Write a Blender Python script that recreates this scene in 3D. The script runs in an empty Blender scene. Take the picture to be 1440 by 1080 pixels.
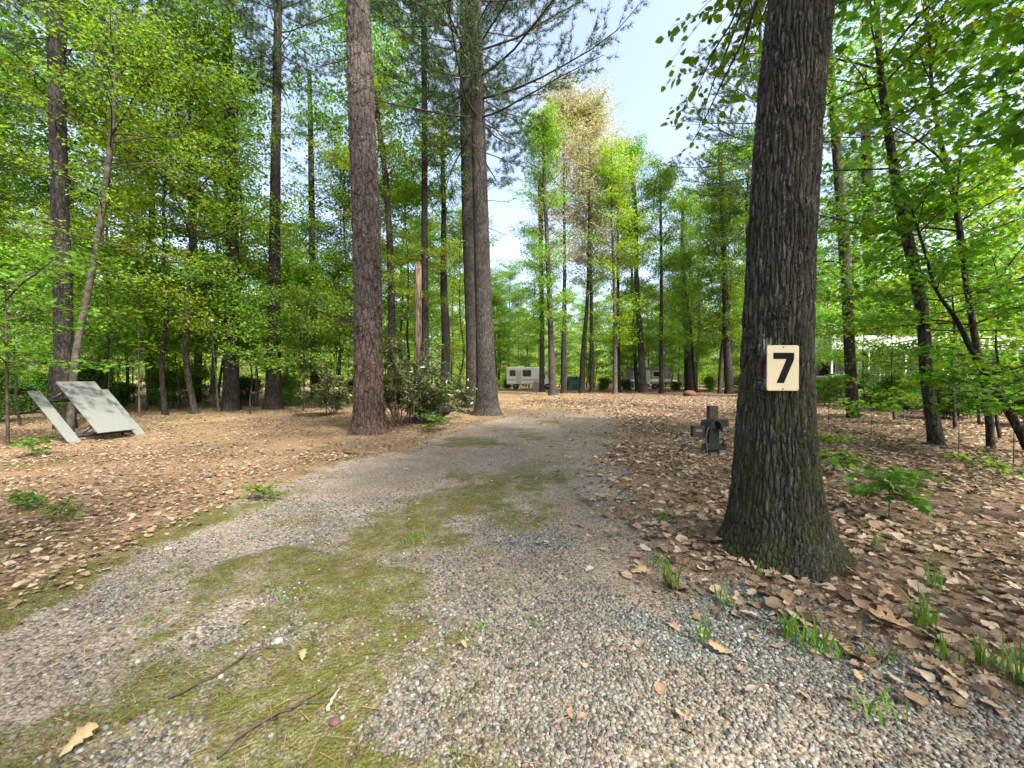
import bpy, math, random
import numpy as np
from mathutils import Vector, Matrix

R = math.radians
PI = math.pi
scene = bpy.context.scene
col = scene.collection
random.seed(7)

# ------------------------------------------------------------------ camera
F_PX, CAM_H = 545.0, 1.4
PITCH = math.atan(7 / F_PX)
CAM = np.array([0.0, 0.0, CAM_H])
cam_d = bpy.data.cameras.new("camera")
cam_d.sensor_width = 36
cam_d.lens = F_PX / 1440 * 36
cam_d.clip_end = 2000
cam = bpy.data.objects.new("camera", cam_d)
col.objects.link(cam)
cam.location = (0, 0, CAM_H)
cam.rotation_euler = (R(90) - PITCH, 0, 0)
scene.camera = cam


def ray(u, v):
    cx, cy = (u - 720) / F_PX, (540 - v) / F_PX
    return np.array([cx, math.cos(PITCH) + cy * math.sin(PITCH), -math.sin(PITCH) + cy * math.cos(PITCH)])


def P(u, v, Y):
    d = ray(u, v)
    return CAM + d * (Y / d[1])


def G(u, v):
    d = ray(u, v)
    return CAM + d * (-CAM_H / d[2])


# ------------------------------------------------------------------ noise
def _hash(ix, iy, seed):
    n = (ix.astype(np.int64) * 374761393 + iy.astype(np.int64) * 668265263 + seed * 974711) & 0x7FFFFFFF
    n = ((n ^ (n >> 13)) * 1274126177) & 0x7FFFFFFF
    return ((n ^ (n >> 16)) & 0xFFFF) / 65535.0


def vnoise(x, y, seed=0):
    x = np.asarray(x, float); y = np.asarray(y, float)
    ix, iy = np.floor(x), np.floor(y)
    fx, fy = x - ix, y - iy
    fx = fx * fx * (3 - 2 * fx); fy = fy * fy * (3 - 2 * fy)
    a = _hash(ix, iy, seed); b = _hash(ix + 1, iy, seed)
    c = _hash(ix, iy + 1, seed); d = _hash(ix + 1, iy + 1, seed)
    return (a * (1 - fx) + b * fx) * (1 - fy) + (c * (1 - fx) + d * fx) * fy


def fbm(x, y, seed=0, o=4):
    s = 0; a = 0.5; t = 0
    for i in range(o):
        s = s + a * vnoise(np.asarray(x) * 2 ** i, np.asarray(y) * 2 ** i, seed + i * 17); t += a; a *= 0.5
    return s / t


def sstep(a, b, x):
    t = np.clip((x - a) / (b - a), 0, 1)
    return t * t * (3 - 2 * t)


# ------------------------------------------------------------------ materials
def new_mat(name):
    m = bpy.data.materials.new(name); m.use_nodes = True
    nt = m.node_tree; nt.nodes.clear()
    out = nt.nodes.new("ShaderNodeOutputMaterial")
    return m, nt, out


def N(nt, typ, **kw):
    n = nt.nodes.new(typ)
    for k, v in kw.items():
        if k.startswith("i_"):
            key = k[2:]
            key = int(key) if key.isdigit() else key.replace("_", " ")
            n.inputs[key].default_value = v
        else:
            setattr(n, k, v)
    return n


def ramp(nt, stops, interp="LINEAR"):
    r = nt.nodes.new("ShaderNodeValToRGB")
    r.color_ramp.interpolation = interp
    el = r.color_ramp.elements
    while len(el) < len(stops):
        el.new(0.5)
    for e, (p, c) in zip(el, stops):
        e.position = p
        e.color = (c, c, c, 1) if isinstance(c, (int, float)) else (*c, 1)
    return r


def mix(nt, fac, a, b, typ="MIX"):
    n = nt.nodes.new("ShaderNodeMixRGB"); n.blend_type = typ
    for i, x in enumerate((fac, a, b)):
        if hasattr(x, "links"):
            nt.links.new(x, n.inputs[i])
        elif isinstance(x, (int, float)):
            n.inputs[i].default_value = x if i == 0 else (x, x, x, 1)
        else:
            n.inputs[i].default_value = (*x, 1)
    return n.outputs[0]


def math_n(nt, op, a, b=0.0, clamp=False):
    n = nt.nodes.new("ShaderNodeMath"); n.operation = op; n.use_clamp = clamp
    for i, x in enumerate((a, b)):
        if hasattr(x, "links"):
            nt.links.new(x, n.inputs[i])
        else:
            n.inputs[i].default_value = x
    return n.outputs[0]


def coords(nt, scale=(1, 1, 1), kind="Object"):
    tc = nt.nodes.new("ShaderNodeTexCoord")
    mp = nt.nodes.new("ShaderNodeMapping")
    mp.inputs["Scale"].default_value = scale
    nt.links.new(tc.outputs[kind], mp.inputs[0])
    return mp.outputs[0]


def noise(nt, vec, scale, detail=4, rough=0.55, out="Fac"):
    n = nt.nodes.new("ShaderNodeTexNoise")
    n.inputs["Scale"].default_value = scale
    n.inputs["Detail"].default_value = detail
    n.inputs["Roughness"].default_value = rough
    nt.links.new(vec, n.inputs["Vector"])
    return n.outputs[out]


def principled(nt, out, color=None, rough=0.8, spec=0.3, bump=None, metal=0.0, bump_d=0.01, bump_s=0.6):
    b = nt.nodes.new("ShaderNodeBsdfPrincipled")
    b.inputs["Roughness"].default_value = rough
    b.inputs["Metallic"].default_value = metal
    b.inputs["Specular IOR Level"].default_value = spec
    if hasattr(color, "links"):
        nt.links.new(color, b.inputs["Base Color"])
    else:
        b.inputs["Base Color"].default_value = (*color, 1)
    if bump is not None:
        bn = nt.nodes.new("ShaderNodeBump")
        bn.inputs["Distance"].default_value = bump_d
        bn.inputs["Strength"].default_value = bump_s
        nt.links.new(bump, bn.inputs["Height"])
        nt.links.new(bn.outputs[0], b.inputs["Normal"])
    nt.links.new(b.outputs[0], out.inputs["Surface"])
    return b


def plain(name, c, rough=0.6, spec=0.3, metal=0.0, var=0.25, scale=6.0, bump=0.15):
    m, nt, out = new_mat(name)
    v = coords(nt)
    n = noise(nt, v, scale, 6, 0.65)
    lo = tuple(x * (1 - var) for x in c); hi = tuple(min(1, x * (1 + var)) for x in c)
    r = ramp(nt, [(0.3, lo), (0.7, hi)])
    nt.links.new(n, r.inputs[0])
    n2 = noise(nt, v, scale * 14, 3)
    principled(nt, out, r.outputs[0], rough, spec, n2, metal, 0.003, bump)
    return m


def leaf_mat(name, c1, c2, c3=None, trans=0.42, tint=(1.12, 1.12, 0.45), spec=0.25, rough=0.45):
    """leaf: diffuse and gloss above, light coming through; hue differs leaf to leaf and tree to tree"""
    m, nt, out = new_mat(name)
    geo = nt.nodes.new("ShaderNodeNewGeometry")
    oi = nt.nodes.new("ShaderNodeObjectInfo")
    c3 = c3 or c2
    r = ramp(nt, [(0.0, c1), (0.55, c2), (0.93, c2), (1.0, c3)])
    nt.links.new(geo.outputs["Random Per Island"], r.inputs[0])
    hsv = nt.nodes.new("ShaderNodeHueSaturation")
    nt.links.new(math_n(nt, "MULTIPLY_ADD", oi.outputs["Random"], 0.05), hsv.inputs["Hue"])
    hsv.inputs["Hue"].default_value = 0.5
    h = nt.nodes.new("ShaderNodeMath"); h.operation = "MULTIPLY_ADD"
    nt.links.new(oi.outputs["Random"], h.inputs[0]); h.inputs[1].default_value = 0.04; h.inputs[2].default_value = 0.485
    nt.links.new(h.outputs[0], hsv.inputs["Hue"])
    vv = nt.nodes.new("ShaderNodeMath"); vv.operation = "MULTIPLY_ADD"
    rn = math_n(nt, "FRACT", math_n(nt, "MULTIPLY", oi.outputs["Random"], 7.31))
    nt.links.new(rn, vv.inputs[0]); vv.inputs[1].default_value = 0.5; vv.inputs[2].default_value = 0.75
    nt.links.new(vv.outputs[0], hsv.inputs["Value"])
    nt.links.new(r.outputs[0], hsv.inputs["Color"])
    b = nt.nodes.new("ShaderNodeBsdfPrincipled")
    b.inputs["Roughness"].default_value = rough
    b.inputs["Specular IOR Level"].default_value = spec
    nt.links.new(hsv.outputs[0], b.inputs["Base Color"])
    tr = nt.nodes.new("ShaderNodeBsdfTranslucent")
    nt.links.new(mix(nt, 1.0, hsv.outputs[0], tint, "MULTIPLY"), tr.inputs[0])
    ms = nt.nodes.new("ShaderNodeMixShader"); ms.inputs[0].default_value = trans
    nt.links.new(b.outputs[0], ms.inputs[1]); nt.links.new(tr.outputs[0], ms.inputs[2])
    nt.links.new(ms.outputs[0], out.inputs["Surface"])
    return m


def bark_mat(name, scale, stretch, furrow, ridge, pale, depth, disp=False, moss=None, low=None, low_z=(0.3, 2.6),
             lichen=None, cross=0.0, warp=0.35, fine=60, wscale=4.0, soft=0.22, flake=0.0, fleck=0.0):
    """furrowed bark from stretched cells; cross adds horizontal cracks so that ridges break into plates"""
    m, nt, out = new_mat(name)
    v0 = coords(nt)
    wn = noise(nt, v0, wscale, 5, .65, out="Color")
    vm = nt.nodes.new("ShaderNodeVectorMath"); vm.operation = "MULTIPLY_ADD"
    nt.links.new(wn, vm.inputs[0]); vm.inputs[1].default_value = (0.06 * warp / 0.35,) * 2 + (0.25,)
    nt.links.new(v0, vm.inputs[2])
    mp = nt.nodes.new("ShaderNodeMapping"); mp.inputs["Scale"].default_value = (1, 1, stretch)
    nt.links.new(vm.outputs[0], mp.inputs[0])
    vo = nt.nodes.new("ShaderNodeTexVoronoi"); vo.feature = "DISTANCE_TO_EDGE"
    vo.inputs["Scale"].default_value = scale
    nt.links.new(mp.outputs[0], vo.inputs["Vector"])
    vc = nt.nodes.new("ShaderNodeTexVoronoi"); vc.feature = "F1"
    vc.inputs["Scale"].default_value = scale
    nt.links.new(mp.outputs[0], vc.inputs["Vector"])
    plate = ramp(nt, [(0.0, 0.0), (soft * .4, 0.45), (soft, 0.85), (0.5, 1.0)])
    nt.links.new(vo.outputs["Distance"], plate.inputs[0])
    mpf = nt.nodes.new("ShaderNodeMapping"); mpf.inputs["Scale"].default_value = (1, 1, stretch * 1.8)
    nt.links.new(v0, mpf.inputs[0])
    fn = noise(nt, mpf.outputs[0], fine, 5, 0.7)
    h = math_n(nt, "MULTIPLY", plate.outputs[0], math_n(nt, "ADD", math_n(nt, "MULTIPLY", fn, 1.3), 0.2))
    if flake:
        sa = nt.nodes.new("ShaderNodeSeparateXYZ"); nt.links.new(mp.outputs[0], sa.inputs[0])
        sb = nt.nodes.new("ShaderNodeSeparateXYZ"); nt.links.new(vc.outputs["Position"], sb.inputs[0])
        up = math_n(nt, "MULTIPLY", math_n(nt, "SUBTRACT", sb.outputs[2], sa.outputs[2]), flake * scale)
        h = math_n(nt, "ADD", h, math_n(nt, "MULTIPLY", up, plate.outputs[0]))
    if cross > 0:
        mpc = nt.nodes.new("ShaderNodeMapping"); mpc.inputs["Scale"].default_value = (0.5, 0.5, 1.25)
        nt.links.new(vm.outputs[0], mpc.inputs[0])
        v2 = nt.nodes.new("ShaderNodeTexVoronoi"); v2.feature = "DISTANCE_TO_EDGE"
        v2.inputs["Scale"].default_value = scale
        nt.links.new(mpc.outputs[0], v2.inputs["Vector"])
        r2 = ramp(nt, [(0.0, 1 - cross), (0.14, 1.0)])
        nt.links.new(v2.outputs["Distance"], r2.inputs[0])
        h = math_n(nt, "MULTIPLY", h, r2.outputs[0])
    tone = math_n(nt, "ADD", math_n(nt, "MULTIPLY", h, 0.8), math_n(nt, "MULTIPLY", vc.outputs["Color"], 0.22))
    cr = ramp(nt, [(0.08, furrow), (0.55, ridge), (0.85, ridge), (1.05 if False else 1.0, pale)])
    nt.links.new(tone, cr.inputs[0])
    c = cr.outputs[0]
    if fleck:
        mpk = nt.nodes.new("ShaderNodeMapping"); mpk.inputs["Scale"].default_value = (1, 1, .10)
        nt.links.new(vm.outputs[0], mpk.inputs[0])
        fk = ramp(nt, [(.54, 0.0), (.64, fleck)]); nt.links.new(noise(nt, mpk.outputs[0], 62, 4, .6), fk.inputs[0])
        c = mix(nt, math_n(nt, "MULTIPLY", fk.outputs[0], plate.outputs[0]), c, pale)
    big = noise(nt, v0, 1.7, 4)
    bigr = ramp(nt, [(0.35, 0.72), (0.65, 1.2)]); nt.links.new(big, bigr.inputs[0])
    c = mix(nt, 1.0, c, bigr.outputs[0], "MULTIPLY")
    sep = nt.nodes.new("ShaderNodeSeparateXYZ"); nt.links.new(v0, sep.inputs[0])
    if low is not None:
        zz = nt.nodes.new("ShaderNodeMapRange"); zz.interpolation_type = "SMOOTHSTEP"
        zz.inputs[1].default_value = low_z[1]; zz.inputs[2].default_value = low_z[0]
        nt.links.new(math_n(nt, "ADD", sep.outputs[2], math_n(nt, "MULTIPLY", math_n(nt, "SUBTRACT", noise(nt, v0, 2.5, 5), 0.5), 3.0)), zz.inputs[0])
        lc = mix(nt, 1.0, c, low, "MULTIPLY")
        c = mix(nt, zz.outputs[0], c, lc)
    if moss is not None:
        mz = nt.nodes.new("ShaderNodeMapRange"); mz.interpolation_type = "SMOOTHSTEP"
        mz.inputs[1].default_value = 2.4; mz.inputs[2].default_value = 0.0
        nt.links.new(sep.outputs[2], mz.inputs[0])
        mn = ramp(nt, [(0.4, 0.0), (0.62, 1.0)])
        nt.links.new(noise(nt, v0, 5, 5, 0.7), mn.inputs[0])
        mf = math_n(nt, "MULTIPLY", math_n(nt, "ADD", math_n(nt, "MULTIPLY", mz.outputs[0], 0.75), 0.22), mn.outputs[0])
        c = mix(nt, mf, c, moss)
    if lichen is not None:
        for (px, py, pz, rad) in lichen:
            d = nt.nodes.new("ShaderNodeVectorMath"); d.operation = "DISTANCE"
            nt.links.new(v0, d.inputs[0]); d.inputs[1].default_value = (px, py, pz)
            mr = nt.nodes.new("ShaderNodeMapRange")
            mr.inputs[1].default_value = rad; mr.inputs[2].default_value = rad * 0.2
            nt.links.new(d.outputs["Value"], mr.inputs[0])
            ln = ramp(nt, [(0.56, 0.0), (0.62, 1.0)])
            nt.links.new(math_n(nt, "ADD", math_n(nt, "MULTIPLY", mr.outputs[0], 0.22), noise(nt, v0, 24, 4)), ln.inputs[0])
            lf = math_n(nt, "MULTIPLY", math_n(nt, "MULTIPLY", ln.outputs[0], mr.outputs[0]), plate.outputs[0])
            c = mix(nt, lf, c, (0.34, 0.35, 0.32))
    if disp:
        principled(nt, out, c, 0.9, 0.15, fn, 0, 0.004, 0.7)
        dn = nt.nodes.new("ShaderNodeDisplacement")
        dn.inputs["Midlevel"].default_value = 0.6
        dn.inputs["Scale"].default_value = depth
        nt.links.new(h, dn.inputs["Height"])
        nt.links.new(dn.outputs[0], out.inputs["Displacement"])
        m.displacement_method = "BOTH"
    else:
        principled(nt, out, c, 0.9, 0.15, h, 0, depth, 1.0)
    return m


M = {}
M["leaf_bright"] = leaf_mat("leaf_bright", (0.07, 0.155, 0.016), (0.155, 0.295, 0.030), (0.29, 0.35, 0.035), .56)
M["leaf_near"] = leaf_mat("leaf_near", (0.07, 0.155, 0.012), (0.15, 0.29, 0.02), (0.32, 0.30, 0.03), 0.6)
M["leaf_yellow"] = leaf_mat("leaf_yellow", (0.13, 0.22, 0.018), (0.23, 0.35, 0.028), (0.40, 0.34, 0.04), .58)
M["leaf_dark"] = leaf_mat("leaf_dark", (0.035, 0.075, 0.010), (0.07, 0.13, 0.016), (0.12, 0.14, 0.02), 0.4)
M["leaf_buff"] = leaf_mat("leaf_buff", (0.32, 0.29, 0.16), (0.42, 0.40, 0.22), (0.48, 0.36, 0.27), 0.5, (1.05, 1.0, 0.8))
M["leaf_rhodo"] = leaf_mat("leaf_rhododendron", (0.06, 0.095, 0.024), (0.13, 0.175, 0.055), (0.25, 0.25, 0.09), 0.15, (1.2, 1.2, 0.5), 0.5, 0.33)
M["needle"] = leaf_mat("pine_needle", (0.030, 0.060, 0.026), (0.055, 0.10, 0.042), (0.10, 0.13, 0.05), 0.25, (1.1, 1.1, 0.6))
M["grass"] = leaf_mat("grass_blade", (0.055, 0.15, 0.014), (0.10, 0.22, 0.022), (0.2, 0.18, 0.05), 0.35)
M["moss_blade"] = leaf_mat("moss_blade", (0.045, 0.058, 0.008), (0.085, 0.10, 0.012), (0.16, 0.13, 0.03), 0.25)
M["bark_oak"] = bark_mat("bark_oak", 38, 0.085, (0.006, 0.0056, 0.0053), (0.052, 0.046, 0.038), (0.29, 0.272, 0.235), 0.026, True,
                         moss=(0.040, 0.046, 0.016), lichen=[(-0.23, -0.16, 1.62, 0.11), (-0.21, -0.15, 1.35, 0.08), (0.02, -0.3, 1.72, 0.03)], fine=90, fleck=.5)
M["bark_pine"] = bark_mat("bark_pine", 11, 0.24, (0.022, 0.017, 0.014), (0.10, 0.083, 0.072), (0.25, 0.23, 0.205), 0.050, True,
                          low=(1.0, 0.84, 0.76), low_z=(0.8, 4.2), cross=0.5, warp=.8, fine=46, wscale=7.0, soft=.26, flake=.75)
M["bark_grey"] = bark_mat("bark_grey", 16, 0.22, (0.014, 0.012, 0.010), (0.062, 0.054, 0.046), (0.13, 0.12, 0.105), 0.02, True,
                          cross=0.2, warp=.9, fine=50, wscale=9.0, soft=.34)
M["bark_far"] = bark_mat("bark_far", 14, 0.2, (0.014, 0.012, 0.010), (0.075, 0.064, 0.053), (0.15, 0.135, 0.115), 0.02, warp=.9, wscale=9., soft=.34)
M["bark_dark"] = bark_mat("bark_dark", 14, 0.2, (0.009, 0.008, 0.007), (0.042, 0.036, 0.030), (0.10, 0.09, 0.08), 0.02, warp=.9, wscale=9., soft=.34)
M["bark_pale"] = plain("bark_pale", (0.07, 0.062, 0.050), .9, .1, var=.65, scale=9, bump=.5)
M["bark_snag"] = bark_mat("bark_snag", 10, 0.12, (0.03, 0.022, 0.017), (0.16, 0.112, 0.075), (0.30, 0.23, 0.165), 0.015)
M["twig"] = plain("twig_bark", (0.055, 0.045, 0.036), 0.9, 0.1, scale=20)
M["twig_pale"] = plain("twig_pale", (0.26, 0.21, 0.15), 0.9, 0.1, scale=20)
M["shrub_stem"] = plain("shrub_stem", (0.10, 0.062, 0.045), 0.9, 0.1, scale=20)


def litter_mat(name, stops):
    m, nt, out = new_mat(name)
    geo = nt.nodes.new("ShaderNodeNewGeometry")
    r = ramp(nt, stops)
    nt.links.new(geo.outputs["Random Per Island"], r.inputs[0])
    n = noise(nt, coords(nt), 45, 4)
    nr = ramp(nt, [(0.3, 0.72), (0.7, 1.15)]); nt.links.new(n, nr.inputs[0])
    c = mix(nt, 1.0, r.outputs[0], nr.outputs[0], "MULTIPLY")
    b = nt.nodes.new("ShaderNodeBsdfPrincipled"); b.inputs["Roughness"].default_value = 0.6
    b.inputs["Specular IOR Level"].default_value = 0.25
    nt.links.new(c, b.inputs["Base Color"])
    tr = nt.nodes.new("ShaderNodeBsdfTranslucent"); nt.links.new(c, tr.inputs[0])
    ms = nt.nodes.new("ShaderNodeMixShader"); ms.inputs[0].default_value = 0.15
    nt.links.new(b.outputs[0], ms.inputs[1]); nt.links.new(tr.outputs[0], ms.inputs[2])
    nt.links.new(ms.outputs[0], out.inputs["Surface"])
    return m


M["litter"] = litter_mat("leaf_litter", [(0.0, (0.055, 0.038, 0.025)), (0.2, (0.12, 0.085, 0.053)), (0.4, (0.225, 0.15, 0.088)),
                                         (0.66, (0.30, 0.215, 0.135)), (0.92, (0.39, 0.315, 0.22)), (1.0, (0.22, 0.09, 0.06))])
M["litter_tan"] = litter_mat("tan_leaf", [(0.0, (0.32, 0.19, 0.09)), (1.0, (0.38, 0.26, 0.14))])
M["needle_dead"] = litter_mat("dead_needle", [(0.0, (0.14, 0.07, 0.035)), (1.0, (0.36, 0.20, 0.10))])
def pebble_mat(name, stops):
    m, nt, out = new_mat(name)
    geo = nt.nodes.new("ShaderNodeNewGeometry")
    r = ramp(nt, stops)
    nt.links.new(geo.outputs["Random Per Island"], r.inputs[0])
    nr = ramp(nt, [(0.3, 0.8), (0.7, 1.15)]); nt.links.new(noise(nt, coords(nt), 160, 3), nr.inputs[0])
    principled(nt, out, mix(nt, 1.0, r.outputs[0], nr.outputs[0], "MULTIPLY"), 0.65, 0.25)
    return m


M["pebble"] = pebble_mat("pebble", [(0.0, (0.026, 0.023, 0.020)), (0.2, (0.058, 0.050, 0.041)), (0.4, (0.108, 0.093, 0.073)), (0.58, (0.15, 0.131, 0.101)),
                                    (0.70, (0.078, 0.057, 0.049)), (0.84, (0.19, 0.167, 0.135)), (0.92, (0.085, 0.098, 0.086)), (1.0, (0.25, 0.235, 0.205))])
M["pebble_green"] = pebble_mat("pebble_green", [(0.0, (0.018, 0.023, 0.020)), (0.25, (0.048, 0.056, 0.047)), (0.5, (0.094, 0.105, 0.088)), (0.7, (0.146, 0.156, 0.132)),
                                                (0.82, (0.11, 0.088, 0.07)), (0.93, (0.19, 0.19, 0.175)), (1.0, (0.28, 0.28, 0.26))])


# ------------------------------------------------------------------ mesh helpers
def make_mesh(name, V, faces, mat=None, smooth=True, parent=None, link=True):
    """V (n,3); faces: list of int arrays (k,m), one array per polygon size"""
    me = bpy.data.meshes.new(name)
    V = np.asarray(V, np.float32)
    faces = [np.asarray(f, np.int32) for f in faces if len(f)]
    nl = sum(f.size for f in faces); nf = sum(len(f) for f in faces)
    me.vertices.add(len(V)); me.vertices.foreach_set("co", V.ravel())
    me.loops.add(nl); me.loops.foreach_set("vertex_index", np.concatenate([f.ravel() for f in faces]))
    me.polygons.add(nf)
    tot = np.concatenate([np.full(len(f), f.shape[1], np.int32) for f in faces])
    st = np.concatenate([[0], np.cumsum(tot)[:-1]]).astype(np.int32)
    me.polygons.foreach_set("loop_start", st)
    me.polygons.foreach_set("loop_total", tot)
    me.polygons.foreach_set("use_smooth", np.full(nf, smooth))
    me.update(calc_edges=True)
    me.validate()
    if mat is not None:
        me.materials.append(mat)
    ob = bpy.data.objects.new(name, me)
    if link:
        col.objects.link(ob)
    if parent is not None:
        ob.parent = parent
    return ob


class MB:
    def __init__(self):
        self.V = []; self.F = {}; self.n = 0

    def add(self, V, faces):
        V = np.asarray(V, float).reshape(-1, 3)
        for f in faces:
            f = np.asarray(f, np.int64)
            if f.size:
                self.F.setdefault(f.shape[1], []).append(f + self.n)
        self.V.append(V); self.n += len(V)
        return self

    def build(self, name, mat, parent=None, smooth=True, loc=None):
        V = np.concatenate(self.V) if self.V else np.zeros((0, 3))
        if loc is not None:
            V = V - np.asarray(loc)
        ob = make_mesh(name, V, [np.concatenate(f) for f in self.F.values()], mat, smooth, parent)
        if loc is not None:
            ob.location = loc
        return ob

    def box(self, c, s, rot=None):
        x, y, z = (np.array(s) / 2)
        V = np.array([[i * x, j * y, k * z] for i in (-1, 1) for j in (-1, 1) for k in (-1, 1)])
        if rot is not None:
            V = V @ np.array(rot).T
        V = V + np.array(c)
        return self.add(V, [np.array([[0, 1, 3, 2], [4, 6, 7, 5], [0, 4, 5, 1], [2, 3, 7, 6], [0, 2, 6, 4], [1, 5, 7, 3]])])

    def tubes(self, Pn, Rn, sides=5, cap=False):
        V, F = batch_tubes(np.asarray(Pn, float), np.asarray(Rn, float), sides)
        self.add(V, F)
        if cap:
            n, k = np.asarray(Pn).shape[:2]
            for e in (0, k - 1):
                idx = (np.arange(n)[:, None] * k + e) * sides + np.arange(sides)[None]
                base = self.n - len(V)
                self.F.setdefault(sides, []).append(idx[:, ::(1 if e else -1)] + base)
        return self


def batch_tubes(Pn, Rn, sides):
    n, k, _ = Pn.shape
    T = np.gradient(Pn, axis=1)
    T /= np.linalg.norm(T, axis=2, keepdims=True) + 1e-9
    mean = T.mean(axis=1, keepdims=True)
    ref = np.where(np.abs(mean[..., 2:3]) > 0.75, np.array([1.0, 0, 0]), np.array([0, 0, 1.0]))
    ref = np.broadcast_to(ref, T.shape)
    A = np.cross(T, ref); A /= np.linalg.norm(A, axis=2, keepdims=True) + 1e-9
    B = np.cross(A, T)
    th = np.arange(sides) / sides * 2 * PI
    V = Pn[:, :, None] + Rn[:, :, None, None] * (np.cos(th)[None, None, :, None] * A[:, :, None] + np.sin(th)[None, None, :, None] * B[:, :, None])
    i, j, s = np.meshgrid(np.arange(n), np.arange(k - 1), np.arange(sides), indexing="ij")
    a = (i * k + j) * sides + s
    b = (i * k + j) * sides + (s + 1) % sides
    F = np.stack([a, b, b + sides, a + sides], -1).reshape(-1, 4)
    return V.reshape(-1, 3), [F]


LEAF_OVATE = (np.array([[0, 0, 0], [0.34, 0.30, 0.09], [0.26, 0.68, 0.05], [0, 1, -0.06], [-0.26, 0.68, 0.05], [-0.34, 0.30, 0.09]]),
              [np.array([[0, 1, 2, 3], [0, 3, 4, 5]])])
LEAF_LONG = (np.array([[0, 0, 0], [0.13, 0.35, 0.05], [0.13, 0.7, 0.02], [0, 1, -0.10], [-0.13, 0.7, 0.02], [-0.13, 0.35, 0.05]]),
             [np.array([[0, 1, 2, 3], [0, 3, 4, 5]])])
_mp = [(0, 0, 0), (0.16, 0.06, .03), (0.46, 0.02, .05), (0.36, 0.2, .05), (0.60, 0.44, .0), (0.36, 0.46, .05), (0.30, 0.66, .04), (0.16, 0.62, .03), (0, 1.0, -.08)]
_mpv = _mp + [(-x, y, z) for x, y, z in _mp[1:-1]][::-1]
LEAF_MAPLE = (np.array(_mpv + [(0, 0.38, 0.0)], float), [np.array([[16, i, (i + 1) % 16] for i in range(16)])])


def scatter(mb, pos, size, D, Nn, tmpl):
    """one copy of the template per row: y along D, z along the normal"""
    T, faces = tmpl
    D = D / (np.linalg.norm(D, axis=1, keepdims=True) + 1e-9)
    X = np.cross(D, Nn); X /= np.linalg.norm(X, axis=1, keepdims=True) + 1e-9
    Z = np.cross(X, D)
    size = np.asarray(size)
    s = size[:, None] if size.ndim == 1 else size
    V = pos[:, None] + s[:, None] * (T[None, :, 0:1] * X[:, None] + T[None, :, 1:2] * D[:, None] + T[None, :, 2:3] * Z[:, None])
    m = len(T)
    off = np.arange(len(pos))[:, None, None] * m
    mb.add(V.reshape(-1, 3), [(f[None] + off).reshape(-1, f.shape[1]) for f in faces])


def rotz_dir(az, el):
    return np.stack([np.cos(az) * np.cos(el), np.sin(az) * np.cos(el), np.sin(el)], -1)


def tag(o, label=None, cat=None, group=None, kind=None):
    if label: o["label"] = label
    if cat: o["category"] = cat
    if group: o["group"] = group
    if kind: o["kind"] = kind
    return o


def empty(name, loc, label, cat, group=None):
    o = bpy.data.objects.new(name, None)
    col.objects.link(o)
    o.location = loc
    o.empty_display_size = 0.3
    return tag(o, label, cat, group)


def dup(root, loc, rz=0.0, sc=1.0, label=None, group=None):
    r = root.copy(); col.objects.link(r)
    r.location = loc; r.rotation_euler = (0, 0, rz); r.scale = (sc, sc, sc) if not isinstance(sc, tuple) else sc
    if label: r["label"] = label
    if group: r["group"] = group
    for ch in list(root.children):
        c = ch.copy(); col.objects.link(c); c.parent = r
        for g in list(ch.children):
            d = g.copy(); col.objects.link(d); d.parent = c
    return r


# ------------------------------------------------------------------ ground
_lk = np.array([[0.5, -2.6], [1, -2.7], [1.9, -2.95], [2.6, -3.1], [3.4, -3.15], [4.9, -2.75], [7.5, -2.2], [12.3, -0.9], [14, -0.5], [19, 0.6], [60, 4]])
_rk = np.array([[0.5, 2.6], [1.4, 2.1], [1.83, 1.65], [2.57, 1.2], [3.7, 1.15], [5.2, 1.35], [8.8, 2.4], [13, 3.7], [19, 4.4], [60, 6]])
_mk = np.array([[0.5, -1.25], [1.5, -1.2], [2.9, -1.12], [3.9, -0.85], [5, -0.3], [6.5, 0.6], [9, 1.6], [13, 2.4], [30, 4]])


def masks(x, y):
    wob = (fbm(x * 1.2, y * 1.2, 3, 5) - 0.5) * 1.8
    L = np.interp(y, _lk[:, 0], _lk[:, 1]); Rr = np.interp(y, _rk[:, 0], _rk[:, 1]); mc = np.interp(y, _mk[:, 0], _mk[:, 1])
    inside = np.minimum(x - L, Rr - x) + wob * 0.8
    drive = sstep(-0.25, 0.35, inside) * (1 - sstep(12, 19, y + wob * 5))
    w = np.interp(y, [1, 3, 5, 8, 12], [1.25, 0.92, 0.78, 1.0, 1.2])
    md = np.abs(x - mc) / w + (fbm(x * 2.4, y * 2.4, 21, 5) - 0.5) * 3.2
    moss = (1 - sstep(0.35, 1.35, md)) * drive * (1 - .75 * sstep(4.6, 7, y))
    edge = np.abs(x - L - 0.1) / 0.30 + (fbm(x * 2, y * 2, 33) - 0.5) * 2.2
    moss = np.maximum(moss, (1 - sstep(0.4, 1.0, edge)) * sstep(1.0, 2.2, y) * (1 - sstep(4.0, 5.5, y)))
    moss = np.maximum(moss, sstep(0.60, 0.70, fbm(x * 0.8 + 9, y * 0.8, 55)) * 0.8 * drive * sstep(4, 6, y))
    gravel = np.clip(drive - moss, 0, 1)
    return drive, moss, gravel


def gz(x, y):
    x = np.asarray(x, float); y = np.asarray(y, float)
    d, m, g = masks(x, y)
    z = (fbm(x * 0.35, y * 0.35, 5, 3) - 0.5) * 0.16 * sstep(1.5, 9, np.hypot(x, y))
    z = z + (1 - d) * 0.03 + m * 0.018 + (fbm(x * 3, y * 3, 8, 3) - 0.5) * 0.03
    z = z + 0.05 * (1 - sstep(0.3, 1.1, np.hypot(x - 2.05, y - 3.05)))
    return z


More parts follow.
